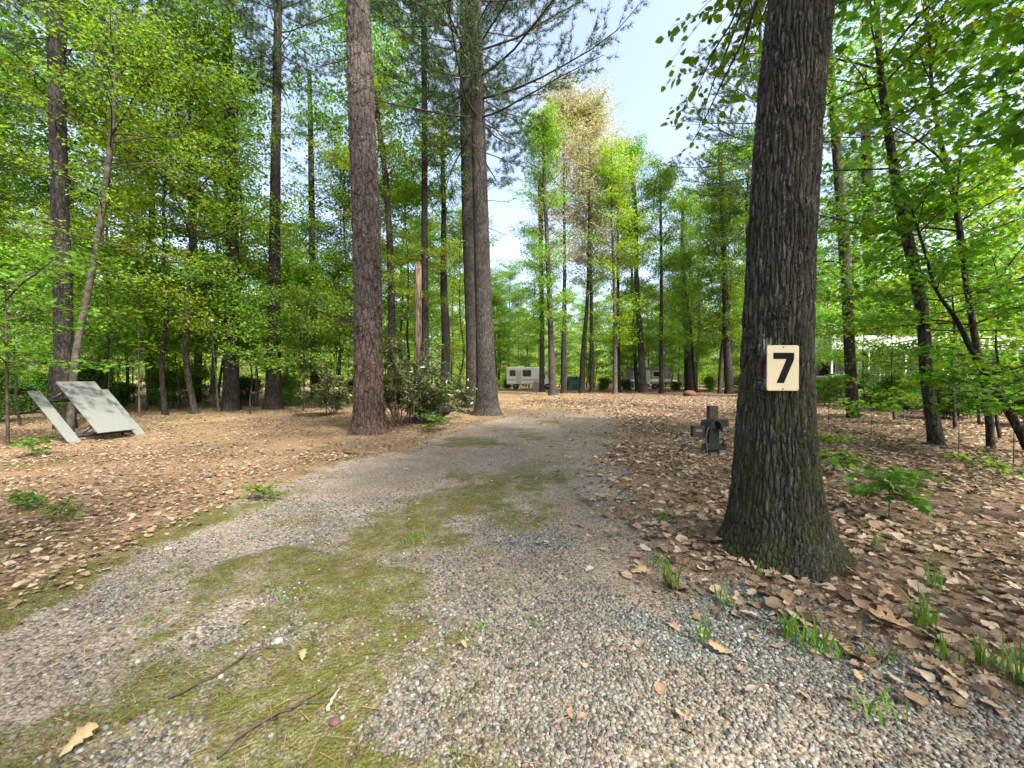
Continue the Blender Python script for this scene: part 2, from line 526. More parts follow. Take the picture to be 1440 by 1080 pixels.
def gz1(x, y):
    return float(gz(np.array([x]), np.array([y]))[0])


def axis_grid(a, b, step, lo, hi, n):
    core = np.arange(a, b + 1e-6, step)
    up = b + np.cumsum(np.geomspace(step, (hi - b) * 0.12, n)); up = b + (up - b) * (hi - b) / (up[-1] - b)
    dn = a - np.cumsum(np.geomspace(step, (a - lo) * 0.12, n)); dn = a - (a - dn) * (a - lo) / (a - dn[-1])
    return np.concatenate([dn[::-1], core, up])


gx = axis_grid(-4.6, 4.6, 0.032, -420, 420, 70)
gy = axis_grid(0.9, 8.0, 0.032, -120, 600, 80)
XX, YY = np.meshgrid(gx, gy)
ZZ = gz(XX, YY)
nx, ny = len(gx), len(gy)
ii, jj = np.meshgrid(np.arange(nx - 1), np.arange(ny - 1))
a = (jj * nx + ii).ravel()
ground = make_mesh("ground", np.stack([XX, YY, ZZ], -1).reshape(-1, 3), [np.stack([a, a + 1, a + nx + 1, a + nx], -1)])
tag(ground, "forest floor with a gravel drive, mossy middle strip and fallen leaves", "ground", kind="structure")
dr, mo, gr = masks(XX, YY)
pal = (1 - sstep(-1.5, 3.5, XX - YY * .18)) * (0.55 + .45 * sstep(.3, .6, fbm(XX * .5, YY * .5, 71)))
for nm, arr in (("drive", dr), ("moss", mo), ("needles", pal)):
    at = ground.data.attributes.new(nm, "FLOAT", "POINT")
    at.data.foreach_set("value", arr.astype(np.float32).ravel())


def ground_mat():
    m, nt, out = new_mat("forest_ground")
    v = coords(nt, kind="Object")
    ad = nt.nodes.new("ShaderNodeAttribute"); ad.attribute_name = "drive"
    am = nt.nodes.new("ShaderNodeAttribute"); am.attribute_name = "moss"
    fine = noise(nt, v, 26, 6, 0.7)
    brk = noise(nt, v, 5, 6, 0.7)
    # gravel: cells of stone colours over sandy fines
    def cells(scale):
        vo = nt.nodes.new("ShaderNodeTexVoronoi"); vo.inputs["Scale"].default_value = scale
        nt.links.new(v, vo.inputs["Vector"])
        sp = nt.nodes.new("ShaderNodeSeparateColor"); nt.links.new(vo.outputs["Color"], sp.inputs[0])
        return vo.outputs["Distance"], sp.outputs[0]
    d1, c1 = cells(62)
    rc = ramp(nt, [(0.0, (0.045, 0.045, 0.04)), (0.25, (0.235, 0.215, 0.178)), (0.45, (0.37, 0.305, 0.232)), (0.65, (0.27, 0.215, 0.17)),
                   (0.85, (0.33, 0.285, 0.24)), (1.0, (0.42, 0.39, 0.35))])
    nt.links.new(c1, rc.inputs[0])
    sand = ramp(nt, [(0.3, (0.055, 0.04, 0.028)), (0.55, (0.235, 0.183, 0.128)), (0.75, (0.37, 0.30, 0.22))])
    nt.links.new(fine, sand.inputs[0])
    sm = ramp(nt, [(0.42, 0.0), (0.6, 1.0)]); nt.links.new(noise(nt, v, 1.3, 5, 0.65), sm.inputs[0])
    grav = mix(nt, math_n(nt, "ADD", math_n(nt, "MULTIPLY", sm.outputs[0], 0.5), .25), rc.outputs[0], sand.outputs[0])
    gap = ramp(nt, [(0.25, 1.0), (0.7, 0.55)]); nt.links.new(d1, gap.inputs[0])
    # moss
    mc = ramp(nt, [(0.25, (0.036, 0.028, 0.014)), (0.42, (0.066, 0.056, 0.020)), (0.58, (0.076, 0.086, 0.016)), (0.78, (0.14, 0.13, 0.055))])
    nt.links.new(fine, mc.inputs[0])
    # leaf duff
    d2, c2 = cells(17)
    lc = ramp(nt, [(0.0, (0.045, 0.03, 0.02)), (0.3, (0.11, 0.07, 0.045)), (0.6, (0.19, 0.128, 0.082)), (0.85, (0.29, 0.215, 0.145)), (1.0, (0.38, 0.31, 0.22))])
    nt.links.new(math_n(nt, "ADD", math_n(nt, "MULTIPLY", c2, 0.55), math_n(nt, "MULTIPLY", fine, 0.45)), lc.inputs[0])
    duff = mix(nt, 0.45, lc.outputs[0], (0.12, 0.078, 0.052))
    big = ramp(nt, [(0.35, 0.75), (0.65, 1.15)]); nt.links.new(noise(nt, v, 0.8, 5, 0.6), big.inputs[0])
    duff = mix(nt, 1.0, duff, big.outputs[0], "MULTIPLY")
    an = nt.nodes.new("ShaderNodeAttribute"); an.attribute_name = "needles"
    nc = ramp(nt, [(0.25, (0.09, 0.058, 0.032)), (0.5, (0.195, 0.130, 0.074)), (0.75, (0.30, 0.22, 0.14))])
    mpn = nt.nodes.new("ShaderNodeMapping"); mpn.inputs["Scale"].default_value = (1, 2.2, 1); mpn.inputs["Rotation"].default_value = (0, 0, .6)
    nt.links.new(v, mpn.inputs[0])
    nt.links.new(noise(nt, mpn.outputs[0], 34, 7, .78), nc.inputs[0])
    duff = mix(nt, an.outputs["Fac"], duff, mix(nt, 1.0, nc.outputs[0], big.outputs[0], "MULTIPLY"))
    olive = ramp(nt, [(0.52, 0.0), (0.64, 0.6)]); nt.links.new(noise(nt, v, 0.55, 5, 0.6), olive.inputs[0])
    duff = mix(nt, olive.outputs[0], duff, mc.outputs[0])
    # combine, edges broken up by noise
    def edge(attr, k, lo=.35, hi=.65):
        e = math_n(nt, "ADD", attr, math_n(nt, "MULTIPLY", math_n(nt, "SUBTRACT", brk, 0.5), k))
        r = ramp(nt, [(lo, 0.0), (hi, 1.0)]); nt.links.new(e, r.inputs[0]); return r.outputs[0]
    ed = edge(ad.outputs["Fac"], 1.3); em = edge(am.outputs["Fac"], 2.2, .12, .95)
    c = mix(nt, ed, duff, mix(nt, 1.0, grav, gap.outputs[0], "MULTIPLY"))
    mb_ = ramp(nt, [(0.34, 0.35), (0.52, 0.97)]); nt.links.new(noise(nt, v, 3.1, 6, .75), mb_.inputs[0])
    em2 = math_n(nt, "MULTIPLY", em, mb_.outputs[0])
    c = mix(nt, em2, c, mc.outputs[0])
    hgt = math_n(nt, "ADD", math_n(nt, "MULTIPLY", math_n(nt, "SUBTRACT", 0.6, d1), 0.9), math_n(nt, "MULTIPLY", fine, 1.0))
    principled(nt, out, c, 0.9, 0.1, hgt, 0, 0.012, 0.9)
    return m


ground.data.materials.append(ground_mat())
rg = np.random.default_rng(11)


def in_view(x, y, pad=1.12):
    return np.abs(x) < 1.33 * pad * y + 2.2


# pebbles (stuff)
def pebbles(n, ymin, ymax, rmin, rmax, sides, green):
    y = np.sqrt(rg.uniform(ymin ** 2, ymax ** 2, n * 4)); x = rg.uniform(-1, 1, n * 4) * np.minimum(1.4 * y, 4.2)
    d, mm, g = masks(x, y)
    patch = 0.06 + 0.90 * sstep(0.42, 0.60, fbm(x * 1.1 + 4, y * 1.1, 77))
    near = np.clip(1.5 - 0.5 * sstep(2.0, 3.0, y), 0, 1)
    spill = 0.45 * (1 - sstep(0, 0.8, x - np.interp(y, _rk[:, 0], _rk[:, 1]))) * (x > 0.5)
    pr = np.clip(g * patch + 0.03 * mm + spill * 0.6 * (1 - d), 0, 1)
    pr = pr * (1 - .6 * sstep(4.2, 6, y))
    k = rg.uniform(0, 1, n * 4) < pr
    gf = .12 + .8 * sstep(.38, .60, fbm(x * .9 + 2, y * .9, 61)) * (1 - .7 * sstep(3, 6, y)) * sstep(-1.0, .3, x)
    k &= (rg.uniform(0, 1, len(x)) < gf) == green
    if not green:
        k &= rg.uniform(0, 1, len(x)) < .16 + .62 * sstep(.40, .62, fbm(x * 1.6, y * 1.6 + 7, 45))
    x, y = x[k][:n], y[k][:n]
    n = len(x)
    r = rmin + (rmax - rmin) * rg.uniform(0, 1, n) ** 2.2
    th = np.arange(sides) / sides * 2 * PI
    T = np.concatenate([[[0, 0, 0.8]], np.stack([0.66 * np.cos(th), 0.66 * np.sin(th), np.full(sides, 0.58)], 1),
                        np.stack([np.cos(th), np.sin(th), np.full(sides, 0.02)], 1), np.stack([0.8 * np.cos(th), 0.8 * np.sin(th), np.full(sides, -0.45)], 1)])
    q = np.arange(sides); q1 = (q + 1) % sides
    tri = np.stack([np.zeros(sides, int), 1 + q, 1 + q1], 1)
    qd = np.concatenate([np.stack([1 + o + q, 1 + o + sides + q, 1 + o + sides + q1, 1 + o + q1], 1) for o in (0, sides)])
    az = rg.uniform(0, 2 * PI, n)
    D = rotz_dir(az, rg.normal(0, 0.25, n)); Nn = np.stack([rg.normal(0, .25, n), rg.normal(0, .25, n), np.ones(n)], 1)
    sc = np.stack([r * rg.uniform(.65, 1.0, n), r, r * rg.uniform(.55, .9, n)], 1)
    D = D / np.linalg.norm(D, axis=1, keepdims=True)
    X = np.cross(D, Nn); X /= np.linalg.norm(X, axis=1, keepdims=True); Z = np.cross(X, D)
    Tj = T[None] * (1 + rg.normal(0, 0.10, (n, len(T), 1)))
    Z0 = gz(x, y) + r * 0.12
    V = np.stack([x, y, Z0], 1)[:, None] + Tj[:, :, 0:1] * (X * sc[:, 0:1])[:, None] + Tj[:, :, 1:2] * (D * sc[:, 1:2])[:, None] + Tj[:, :, 2:3] * (Z * sc[:, 2:3])[:, None]
    off = np.arange(n)[:, None, None] * len(T)
    return V.reshape(-1, 3), [(tri[None] + off).reshape(-1, 3), (qd[None] + off).reshape(-1, 4)]


for green, lab in ((False, "loose rounded pinkish tan gravel strewn over the drive"), (True, "loose rounded grey green gravel in patches on the drive")):
    mb = MB()
    mb.add(*pebbles(34000, 1.2, 2.6, 0.004, 0.0145, 7, green))
    mb.add(*pebbles(40000, 2.6, 4.6, 0.0045, 0.0135, 6, green))
    mb.add(*pebbles(24000, 4.6, 11, 0.007, 0.015, 5, green))
    tag(mb.build("gravel", M["pebble_green" if green else "pebble"]), lab, "gravel", kind="stuff")


# leaf litter (stuff)
def oak_leaf_template(seed):
    r = np.random.default_rng(seed)
    t = np.array([0, .10, .22, .33, .44, .56, .67, .78, .89, 1.0])
    w = np.array([.015, .05, .20, .10, .31, .14, .34, .16, .22, .02]) * r.uniform(.85, 1.15, 10)
    cl, cw, tw = r.uniform(-.5, .5), r.uniform(-.5, 1.6), r.uniform(-.4, .4)
    rows = []
    for ti, wi in zip(t, w):
        for s in (-1, 0, 1):
            ww = wi * s
            z = cl * (ti - .5) ** 2 + cw * ww * ww * 1.2 + tw * ww * (ti - .5) + r.normal(0, .012)
            rows.append((ww, ti - .05 * abs(s) * 0 + (0.05 if wi > .19 and s else 0), z))
    V = np.array(rows)
    F = np.array([[3 * i + j, 3 * i + j + 1, 3 * i + j + 4, 3 * i + j + 3] for i in range(9) for j in (0, 1)])
    return V, [F]


OAK = [oak_leaf_template(s) for s in range(7)]


def simple_curl(seed):
    r = np.random.default_rng(seed)
    V = LEAF_OVATE[0].copy(); V[:, 2] = r.uniform(-.2, .25) * (V[:, 1] - .5) ** 2 * 2 + r.uniform(-.1, .6) * np.abs(V[:, 0])
    return V, LEAF_OVATE[1]


CURL = [simple_curl(s) for s in range(6)]


def oval_leaf(seed):
    r = np.random.default_rng(seed)
    t = np.linspace(0, 1, 8); w = (.06 + .30 * np.sin(PI * t ** .85) * r.uniform(.8, 1.1)) * np.where((t == 0) | (t == 1), .15, 1) * r.uniform(.85, 1.12, 8)
    cl, cw, tw = r.uniform(-.9, .9), r.uniform(-.3, 2.2), r.uniform(-.9, .9)
    V = np.array([(wi * q + .05 * math.sin(3 * ti) * r.uniform(-1, 1), ti, cl * (ti - .5) ** 2 + cw * (wi * q) ** 2 + tw * wi * q * (ti - .5) + r.normal(0, .015)) for ti, wi in zip(t, w) for q in (-1, 0, 1)])
    return V, [np.array([[3 * i + j, 3 * i + j + 1, 3 * i + j + 4, 3 * i + j + 3] for i in range(7) for j in (0, 1)])]


OVAL = [oval_leaf(s) for s in range(20, 25)]
mb = MB()
nd = MB()
for (y0, y1, dens, tm, smin, smax) in ((0.35, 1.2, 330, OAK, .045, .12), (1.2, 3.2, 470, OAK + OVAL, .045, .13), (3.2, 7, 420, OAK + OVAL, .05, .13), (7, 14, 170, OAK[:4] + OVAL[:3], .06, .14), (14, 26, 60, CURL, .09, .17), (26, 48, 10, CURL, .10, .2)):
    xm = 1.5 * y1 + 2.2
    n = int(2 * xm * (y1 - y0) * dens)
    y = rg.uniform(y0, y1, n); x = rg.uniform(-xm, xm, n)
    d, mm, g = masks(x, y)
    cl = 0.30 + 0.95 * sstep(0.36, 0.6, fbm(x * .7, y * .7, 91))
    side = np.where(x > 0, 1.0, 0.95)
    near_edge = np.where(x > 0.2, 0.030, 0.006) + 0.25 * (1 - sstep(0.0, 0.7, np.abs(x - np.interp(y, _rk[:, 0], _rk[:, 1])))) * (y > 2.2)
    pr = (1 - d) * cl * side + d * near_edge
    k = (rg.uniform(0, 1, n) < pr) & in_view(x, y) & (np.hypot(x - 2.05, y - 3.05) > .42)
    x, y = x[k], y[k]; n = len(x)
    idx = rg.integers(0, len(tm), n)
    for q, t in enumerate(tm):
        s = idx == q; c = s.sum()
        if not c: continue
        az = rg.uniform(0, 2 * PI, c)
        fl_ = np.where(x[s] > 0.5, .40, .22)
        Nn = np.stack([rg.normal(0, 1, c) * fl_, rg.normal(0, 1, c) * fl_, np.ones(c)], 1)
        sz = (smin + (smax - smin) * rg.uniform(0, 1, c) ** 1.6) * np.where(x[s] > 0.5, .85, .58)
        scatter(mb, np.stack([x[s], y[s], gz(x[s], y[s]) + rg.uniform(.005, .028, c)], 1), sz, rotz_dir(az, rg.normal(0, .2, c)), Nn, t)
tag(mb.build("leaf_litter", M["litter"]), "brown and tan fallen leaves covering the forest floor", "leaf litter", kind="stuff")

# dead needles and twig bits
n = 90000
y = np.sqrt(rg.uniform(1.2 ** 2, 12 ** 2, n)); x = rg.uniform(-1.45, 1.45, n) * y
d, mm, g = masks(x, y)
k = rg.uniform(0, 1, n) < (0.10 + 0.13 * mm + 0.45 * (1 - d)) * np.where(x < 0, 1.25, .8)
x, y = x[k], y[k]; n = len(x)
az = rg.uniform(0, 2 * PI, n)
NEED = (np.array([[-.02, 0, 0], [.02, 0, 0], [.012, 1, 0.03], [-.012, 1, 0.03]]), [np.array([[0, 1, 2, 3]])])
scatter(nd, np.stack([x, y, gz(x, y) + rg.uniform(.004, .014, n)], 1), rg.uniform(.03, .10, n), rotz_dir(az, rg.normal(0, .08, n)), np.tile([0, 0, 1.0], (n, 1)), NEED)
tag(nd.build("pine_needle_litter", M["needle_dead"]), "dry brown pine needles and bits strewn on the ground", "needles", kind="stuff")

# moss carpet: short blades (stuff)
n = 150000
y = rg.uniform(1.2 ** 0.5, 7.5 ** 0.5, n) ** 2; x = rg.uniform(-1.4, 1.0, n) * y
d, mm, g = masks(x, y)
k = (rg.uniform(0, 1, n) < mm * sstep(.35, .6, fbm(x * 4, y * 4, 14))) & (np.abs(x) < 4.4)
x, y = x[k], y[k]; n = len(x)
az = rg.uniform(0, 2 * PI, n)
BL = (np.array([[-.16, 0, 0], [.16, 0, 0], [0, 1, 0]]), [np.array([[0, 1, 2]])])
mb = MB()
scatter(mb, np.stack([x, y, gz(x, y) - .002], 1), rg.uniform(.007, .020, n), rotz_dir(az, rg.uniform(.35, 1.3, n)), np.stack([np.cos(az), np.sin(az), np.full(n, .3)], 1) * 1.0 + rg.normal(0, .3, (n, 3)), BL)
tag(mb.build("moss", M["moss_blade"]), "low green moss along the middle and edge of the drive", "moss", kind="stuff")


# ------------------------------------------------------------------ trees
def crown_broadleaf(seed, H, h0, Rad, nl, ntw, nlf, lsize, tmpl=LEAF_OVATE, axis=None, el=(2, 50), tilt=0.75, up_twist=0.0, flat=True, az0=None, sparse=0.0, mult=3, jit=.10):
    r = np.random.default_rng(seed)
    axis = axis or (lambda z: (0.0, 0.0))
    br = MB(); lf = MB()
    ht = r.uniform(0, 1, nl) ** 0.92
    ht[: nl // 5] = r.uniform(.82, .97, nl // 5)
    hs = h0 + (H - h0) * np.sort(ht)
    LP, LR, TP, TR, LPOS, LDIR, LSZ = [], [], [], [], [], [], []
    for i, h in enumerate(hs):
        t = (h - h0) / (H - h0)
        L = Rad * (0.55 + 0.5 * math.sin(PI * min(1, 0.10 + t * 0.78))) * (1 - 0.30 * t ** 4) * r.uniform(.42, 1.25)
        az = i * 2.39996 + r.uniform(-.6, .6) if az0 is None else az0 + r.normal(0, .55)
        e0 = R(el[0] + (el[1] - el[0]) * t) + r.normal(0, .13)
        s = np.linspace(0, 1, 8)
        ez = e0 * (1 - 0.75 * s) + np.cumsum(r.normal(0, .05, 8))
        aa = az + np.cumsum(r.normal(0, .09, 8))
        st = rotz_dir(aa, ez) * (L / 7)
        ax = axis(h)
        pts = np.array([ax[0], ax[1], h]) + np.concatenate([np.zeros((1, 3)), np.cumsum(st[:-1], 0)])
        LP.append(pts); LR.append((0.005 + 0.0062 * L) * (1 - 0.82 * s))
        # twigs off the limb, in a flattish spray
        ss = np.linspace(0.18, 1.0, ntw) + r.uniform(-.03, .03, ntw)
        ss = np.clip(ss, 0, .999)
        fi = ss * 7; i0 = np.minimum(fi.astype(int), 6); fr = (fi - i0)[:, None]
        base = pts[i0] * (1 - fr) + pts[i0 + 1] * fr
        side = np.where(np.arange(ntw) % 2 == 0, 1, -1)
        ta = aa[i0] + side * r.uniform(.55, 1.15, ntw) * np.where(ss > .96, 0.1, 1)
        tl = (0.14 + 0.42 * L * (1.12 - ss)) * r.uniform(.6, 1.2, ntw)
        te = ez[i0] * .5 + r.normal(0.05, .28, ntw)
        k = np.linspace(0, 1, 5)
        td = rotz_dir(ta[:, None] + r.normal(0, .12, (ntw, 5)), te[:, None] - 0.3 * k[None] + r.normal(0, .1, (ntw, 5)))
        tp = base[:, None] + np.concatenate([np.zeros((ntw, 1, 3)), np.cumsum(td[:, :-1] * (tl[:, None, None] / 4), 1)], 1)
        TP.append(tp); TR.append((0.0022 + 0.0035 * tl)[:, None] * (1 - .75 * k[None]))
        for w in range(ntw):
            m = max(3, int(nlf * tl[w] / (0.14 + 0.42 * Rad * .6)))
            if sparse and r.uniform() < sparse: continue
            q = np.linspace(.12, 1.0, m) * 3.999
            j = q.astype(int); f2 = (q - j)[:, None]
            lp = tp[w][j] * (1 - f2) + tp[w][j + 1] * f2
            la = ta[w] + np.where(np.arange(m) % 2 == 0, 1, -1) * r.uniform(.35, 1.3, m)
            LPOS.append(lp); LDIR.append(rotz_dir(la, r.normal(-.22, .3, m))); LSZ.append(lsize * r.uniform(.6, 1.2, m))
    br.tubes(np.array(LP), np.array(LR), 5)
    br.tubes(np.concatenate(TP), np.concatenate(TR), 3)
    lp = np.repeat(np.concatenate(LPOS), mult, 0); n = len(lp)
    lp = lp + r.normal(0, jit if mult > 1 else .02, (n, 3)) * np.array([1, 1, .6])
    ld = np.repeat(np.concatenate(LDIR), mult, 0) + r.normal(0, .35, (n, 3))
    lz = np.repeat(np.concatenate(LSZ), mult) * r.uniform(.75, 1.2, n)
    Nn = np.stack([r.normal(0, tilt, n), r.normal(0, tilt, n), np.ones(n)], 1)
    scatter(lf, lp, lz, ld, Nn, tmpl)
    return br, lf


def crown_pine(seed, H, h0, Rad, nwh, dead=None, axis=None, needle=0.15, dens=1.0):
    r = np.random.default_rng(seed)
    axis = axis or (lambda z: (0.0, 0.0))
    br = MB(); lf = MB()
    LP, LR, TP, TR = [], [], [], []
    tip, tdir = [], []
    for w in range(nwh):
        h = h0 + (H - h0) * (w + r.uniform(-.3, .3)) / nwh
        t = max(0, (h - h0) / (H - h0))
        nb = r.integers(3, 6); a0 = r.uniform(0, 6.28)
        for b in range(nb):
            L = Rad * (1 - .8 * t ** 1.3) * r.uniform(.55, 1.15) * (0.75 + .5 * min(1, t * 5))
            az = a0 + b * 6.28 / nb + r.normal(0, .3)
            s = np.linspace(0, 1, 8)
            ez = R(2 + 35 * t) + r.normal(0, .12) + 0.35 * (s - .35) + np.cumsum(r.normal(0, .06, 8))
            aa = az + np.cumsum(r.normal(0, .1, 8))
            ax = axis(h)
            pts = np.array([ax[0], ax[1], h]) + np.concatenate([np.zeros((1, 3)), np.cumsum(rotz_dir(aa, ez)[:-1] * (L / 7), 0)])
            LP.append(pts); LR.append((0.008 + .0065 * L) * (1 - .8 * s))
            nt_ = int(15 * dens) + 3
            ss = np.clip(np.linspace(.22, 1, nt_) + r.uniform(-.03, .03, nt_), 0, .999)
            fi = ss * 7; i0 = np.minimum(fi.astype(int), 6); fr = (fi - i0)[:, None]
            base = pts[i0] * (1 - fr) + pts[i0 + 1] * fr
            side = np.where(np.arange(nt_) % 2 == 0, 1, -1)
            ta = aa[i0] + side * r.uniform(.4, 1.1, nt_); tl = (0.18 + .36 * L * (1.1 - ss)) * r.uniform(.6, 1.2, nt_)
            te = ez[i0] + r.normal(.1, .25, nt_)
            k = np.linspace(0, 1, 4)
            td = rotz_dir(ta[:, None] + r.normal(0, .15, (nt_, 4)), te[:, None] + .25 * k[None])
            tp = base[:, None] + np.concatenate([np.zeros((nt_, 1, 3)), np.cumsum(td[:, :-1] * (tl[:, None, None] / 3), 1)], 1)
            TP.append(tp); TR.append((.003 + .004 * tl)[:, None] * (1 - .7 * k[None]))
            for q in range(nt_):
                m = max(3, int(tl[q] / .11))
                f2 = np.linspace(.3, .999, m) * 3; j = f2.astype(int); f3 = (f2 - j)[:, None]
                c = tp[q][j] * (1 - f3) + tp[q][np.minimum(j + 1, 3)] * f3
                tip.append(c + r.normal(0, .03, c.shape)); tdir.append(np.tile(td[q, -1], (m, 1)))
    if dead is not None:
        d0, d1, nd_ = dead
        for i in range(nd_):
            h = r.uniform(d0, d1); L = r.uniform(.5, 2.2) * (0.6 + .4 * (h - d0) / max(.1, d1 - d0)); az = r.uniform(0, 6.28)
            s = np.linspace(0, 1, 8)
            ez = r.normal(-.05, .2) + np.cumsum(r.normal(0, .16, 8)); aa = az + np.cumsum(r.normal(0, .2, 8))
            ax = axis(h)
            pts = np.array([ax[0], ax[1], h]) + np.concatenate([np.zeros((1, 3)), np.cumsum(rotz_dir(aa, ez)[:-1] * (L / 7), 0)])
            LP.append(pts); LR.append((.008 + .008 * L) * (1 - .8 * s))
            for q in range(5):
                b0 = pts[r.integers(2, 7)]; l = r.uniform(.2, .7)
                dd = rotz_dir(az + r.normal(0, .9), r.normal(0, .4))
                kk = np.linspace(0, 1, 4)
                TP.append((b0 + dd * (l * kk)[:, None] + r.normal(0, .02, (4, 3)))[None]); TR.append((.005 * (1 - .7 * kk))[None])
    br.tubes(np.array(LP), np.array(LR), 5)
    br.tubes(np.concatenate(TP), np.concatenate(TR), 3)
    c = np.concatenate(tip); td = np.concatenate(tdir); m = 15
    n = len(c) * m
    cc = np.repeat(c, m, 0); dd = np.repeat(td, m, 0) + r.normal(0, .75, (n, 3))
    T = (np.array([[-.04, 0, 0], [.04, 0, 0], [.02, 1, -.05], [-.02, 1, -.05]]), [np.array([[0, 1, 2, 3]])])
    scatter(lf, cc, needle * r.uniform(.7, 1.2, n), dd, r.normal(0, 1, (n, 3)), T)
    return br, lf


def spline(pts, n):
    """smooth resample of a polyline, (n,d)"""
    pts = np.asarray(pts, float)
    t = np.concatenate([[0], np.cumsum(np.linalg.norm(np.diff(pts[:, :3], axis=0), axis=1))])
    x = np.linspace(0, t[-1], n)
    m = np.gradient(pts, t, axis=0)
    i = np.clip(np.searchsorted(t, x, side="right") - 1, 0, len(t) - 2)
    h = (t[i + 1] - t[i])[:, None]; s = ((x - t[i]) / (t[i + 1] - t[i]))[:, None]
    return ((2 * s ** 3 - 3 * s ** 2 + 1) * pts[i] + (s ** 3 - 2 * s ** 2 + s) * h * m[i] + (-2 * s ** 3 + 3 * s ** 2) * pts[i + 1] + (s ** 3 - s ** 2) * h * m[i + 1])


def trunk_mesh(mb, pts, rad, sides, rings, flare=0.35, fh=0.5, seed=0, bumpy=0.04, lobes=5):
    """tapered trunk through pts (k,3) with root flare over height fh"""
    r = np.random.default_rng(seed)
    q = spline(np.concatenate([np.asarray(pts), np.asarray(rad)[:, None]], 1), rings)
    pc, rr = q[:, :3], q[:, 3]
    z = pc[:, 2] - pc[0, 2]
    th = np.arange(sides) / sides * 2 * PI
    ph = r.uniform(0, 6.28, 4)
    lob = 0.55 + 0.45 * np.cos(lobes * th + ph[0]) * np.cos(2 * th + ph[1]) + .25 * np.cos(3 * th + ph[2])
    fl = np.exp(-np.maximum(z, 0) / (fh * .45))
    rad2 = rr[:, None] * (1 + flare * fl[:, None] * (0.75 + .5 * lob[None])) * (1 + bumpy * (fbm(np.cos(th)[None] * 2 + 7 + 0 * z[:, None], np.sin(th)[None] * 2 + z[:, None] * .9, seed + 3) - .5) * 2)
    V = np.stack([pc[:, None, 0] + rad2 * np.cos(th), pc[:, None, 1] + rad2 * np.sin(th), np.broadcast_to(pc[:, None, 2], rad2.shape)], -1)
    i, s = np.meshgrid(np.arange(rings - 1), np.arange(sides), indexing="ij")
    aa = i * sides + s; bb = i * sides + (s + 1) % sides
    top = ((rings - 1) * sides + np.arange(sides))[None]
    mb.add(V.reshape(-1, 3), [np.stack([aa, bb, bb + sides, aa + sides], -1).reshape(-1, 4), top])
    return pc, rr


def px_trunk(pts, wpx, Y, H, lean_keep=0.6):
    """pixel polyline (base first) at one depth -> world points and radii, carried on up to height H"""
    W = [P(u, v, Y) for u, v in pts]
    rad = []
    for (u, v), w in zip(pts, wpx):
        rad.append(w / 2 * Y / F_PX / math.hypot(1, (u - 720) / F_PX))
    if W[-1][2] < H:
        d = W[-1] - W[-2]; d = d / d[2] * lean_keep
        z0 = W[-1][2]
        for k in (0.35, 0.7, 1.0):
            W.append(np.array([W[-1][0] + d[0] * (H - z0) * .33, Y, z0 + (H - z0) * k])); rad.append(rad[len(wpx) - 1] * (1 - .97 * k) + .006)
    W = np.array(W)
    base = W[0].copy(); base[2] = gz1(base[0], base[1]) - 0.06
    W[0] = base
    return W, np.array(rad), base


def make_tree(name, label, cat, W, rad, base, bark, sides, rings, crown=None, leafm=None, group=None, flare=.3, fh=.5, seed=0, lobes=5, bumpy=.04, crown_name="crown", bbark="twig"):
    root = empty(name, base, label, cat, group)
    mb = MB(); trunk_mesh(mb, W - base, rad, sides, rings, flare, fh, seed, bumpy, lobes)
    mb.build("trunk", M[bark], root)
    if crown is not None:
        def axis(z, W=W - base):
            return (float(np.interp(z, W[:, 2], W[:, 0])), float(np.interp(z, W[:, 2], W[:, 1])))
        br, lf = crown(axis)
        br.build("branches", M[bbark], root)
        lf.build(crown_name, M[leafm], root, smooth=False)
    return root


def BL_(seed, H, h0, Rad, nl=34, ntw=13, nlf=14, ls=.085, tm=LEAF_OVATE, **kw):
    return lambda axis: crown_broadleaf(seed, H, h0, Rad, nl, ntw, nlf, ls, tm, axis, **kw)


def PN_(seed, H, h0, Rad, nwh, dead=None, **kw):
    return lambda axis: crown_pine(seed, H, h0, Rad, nwh, dead, axis, **kw)


# --- the big oak with the number plate
OY = 2.98
pts = [(1098, 815), (1091, 700), (1089, 600), (1091, 517), (1097, 360), (1104, 240), (1113, 120), (1125, 0)]
wp = [132, 126, 113, 104, 97, 96, 97, 97]
W, rad, base = px_trunk(pts, wp, OY, 17, .5)
rad[-1] = .1
oak = empty("oak_tree", base, "broad dark furrowed oak trunk carrying the cream number plate", "tree")
mb = MB()
split = 5.2
Wl = W - base
q = spline(np.concatenate([Wl, rad[:, None]], 1), 200)
lowq = q[q[:, 2] < split]; highq = q[q[:, 2] >= lowq[-1, 2]]
trunk_mesh(mb, lowq[:, :3], lowq[:, 3], 300, 560, .62, .5, 4, .035, 7)
mb.build("trunk", M["bark_oak"], oak)
mb = MB(); trunk_mesh(mb, np.concatenate([[lowq[-1, :3] - [0, 0, .02]], highq[:, :3]]), np.concatenate([[lowq[-1, 3] * .97], highq[:, 3]]), 32, 60, 0, .5, 4, .02)
mb.build("upper_trunk", M["bark_oak"], oak)
br, lf = crown_broadleaf(5, 16, 6.3, 4.6, 46, 14, 16, .11, LEAF_OVATE, None, el=(8, 55), mult=3)
br.build("branches", M["twig"], oak).location = (.15, 0, 0); lf.build("crown", M["leaf_near"], oak, smooth=False).location = (.15, 0, 0)

br, lf = crown_broadleaf(77, 5.6, 4.5, 2.1, 7, 11, 9, .085, LEAF_OVATE, None, el=(-30, -8), mult=1, az0=R(118), tilt=.5)
lb_ = br.build("low_branch", M["twig"], oak); lf.build("leaves", M["leaf_near"], lb_, smooth=False)

# number plate on the oak
SY = OY - 0.325
tl, brr = P(1079, 485.5, SY), P(1123.5, 549.5, SY)
sw, sh = brr[0] - tl[0], tl[2] - brr[2]
sc_ = (tl + brr) / 2


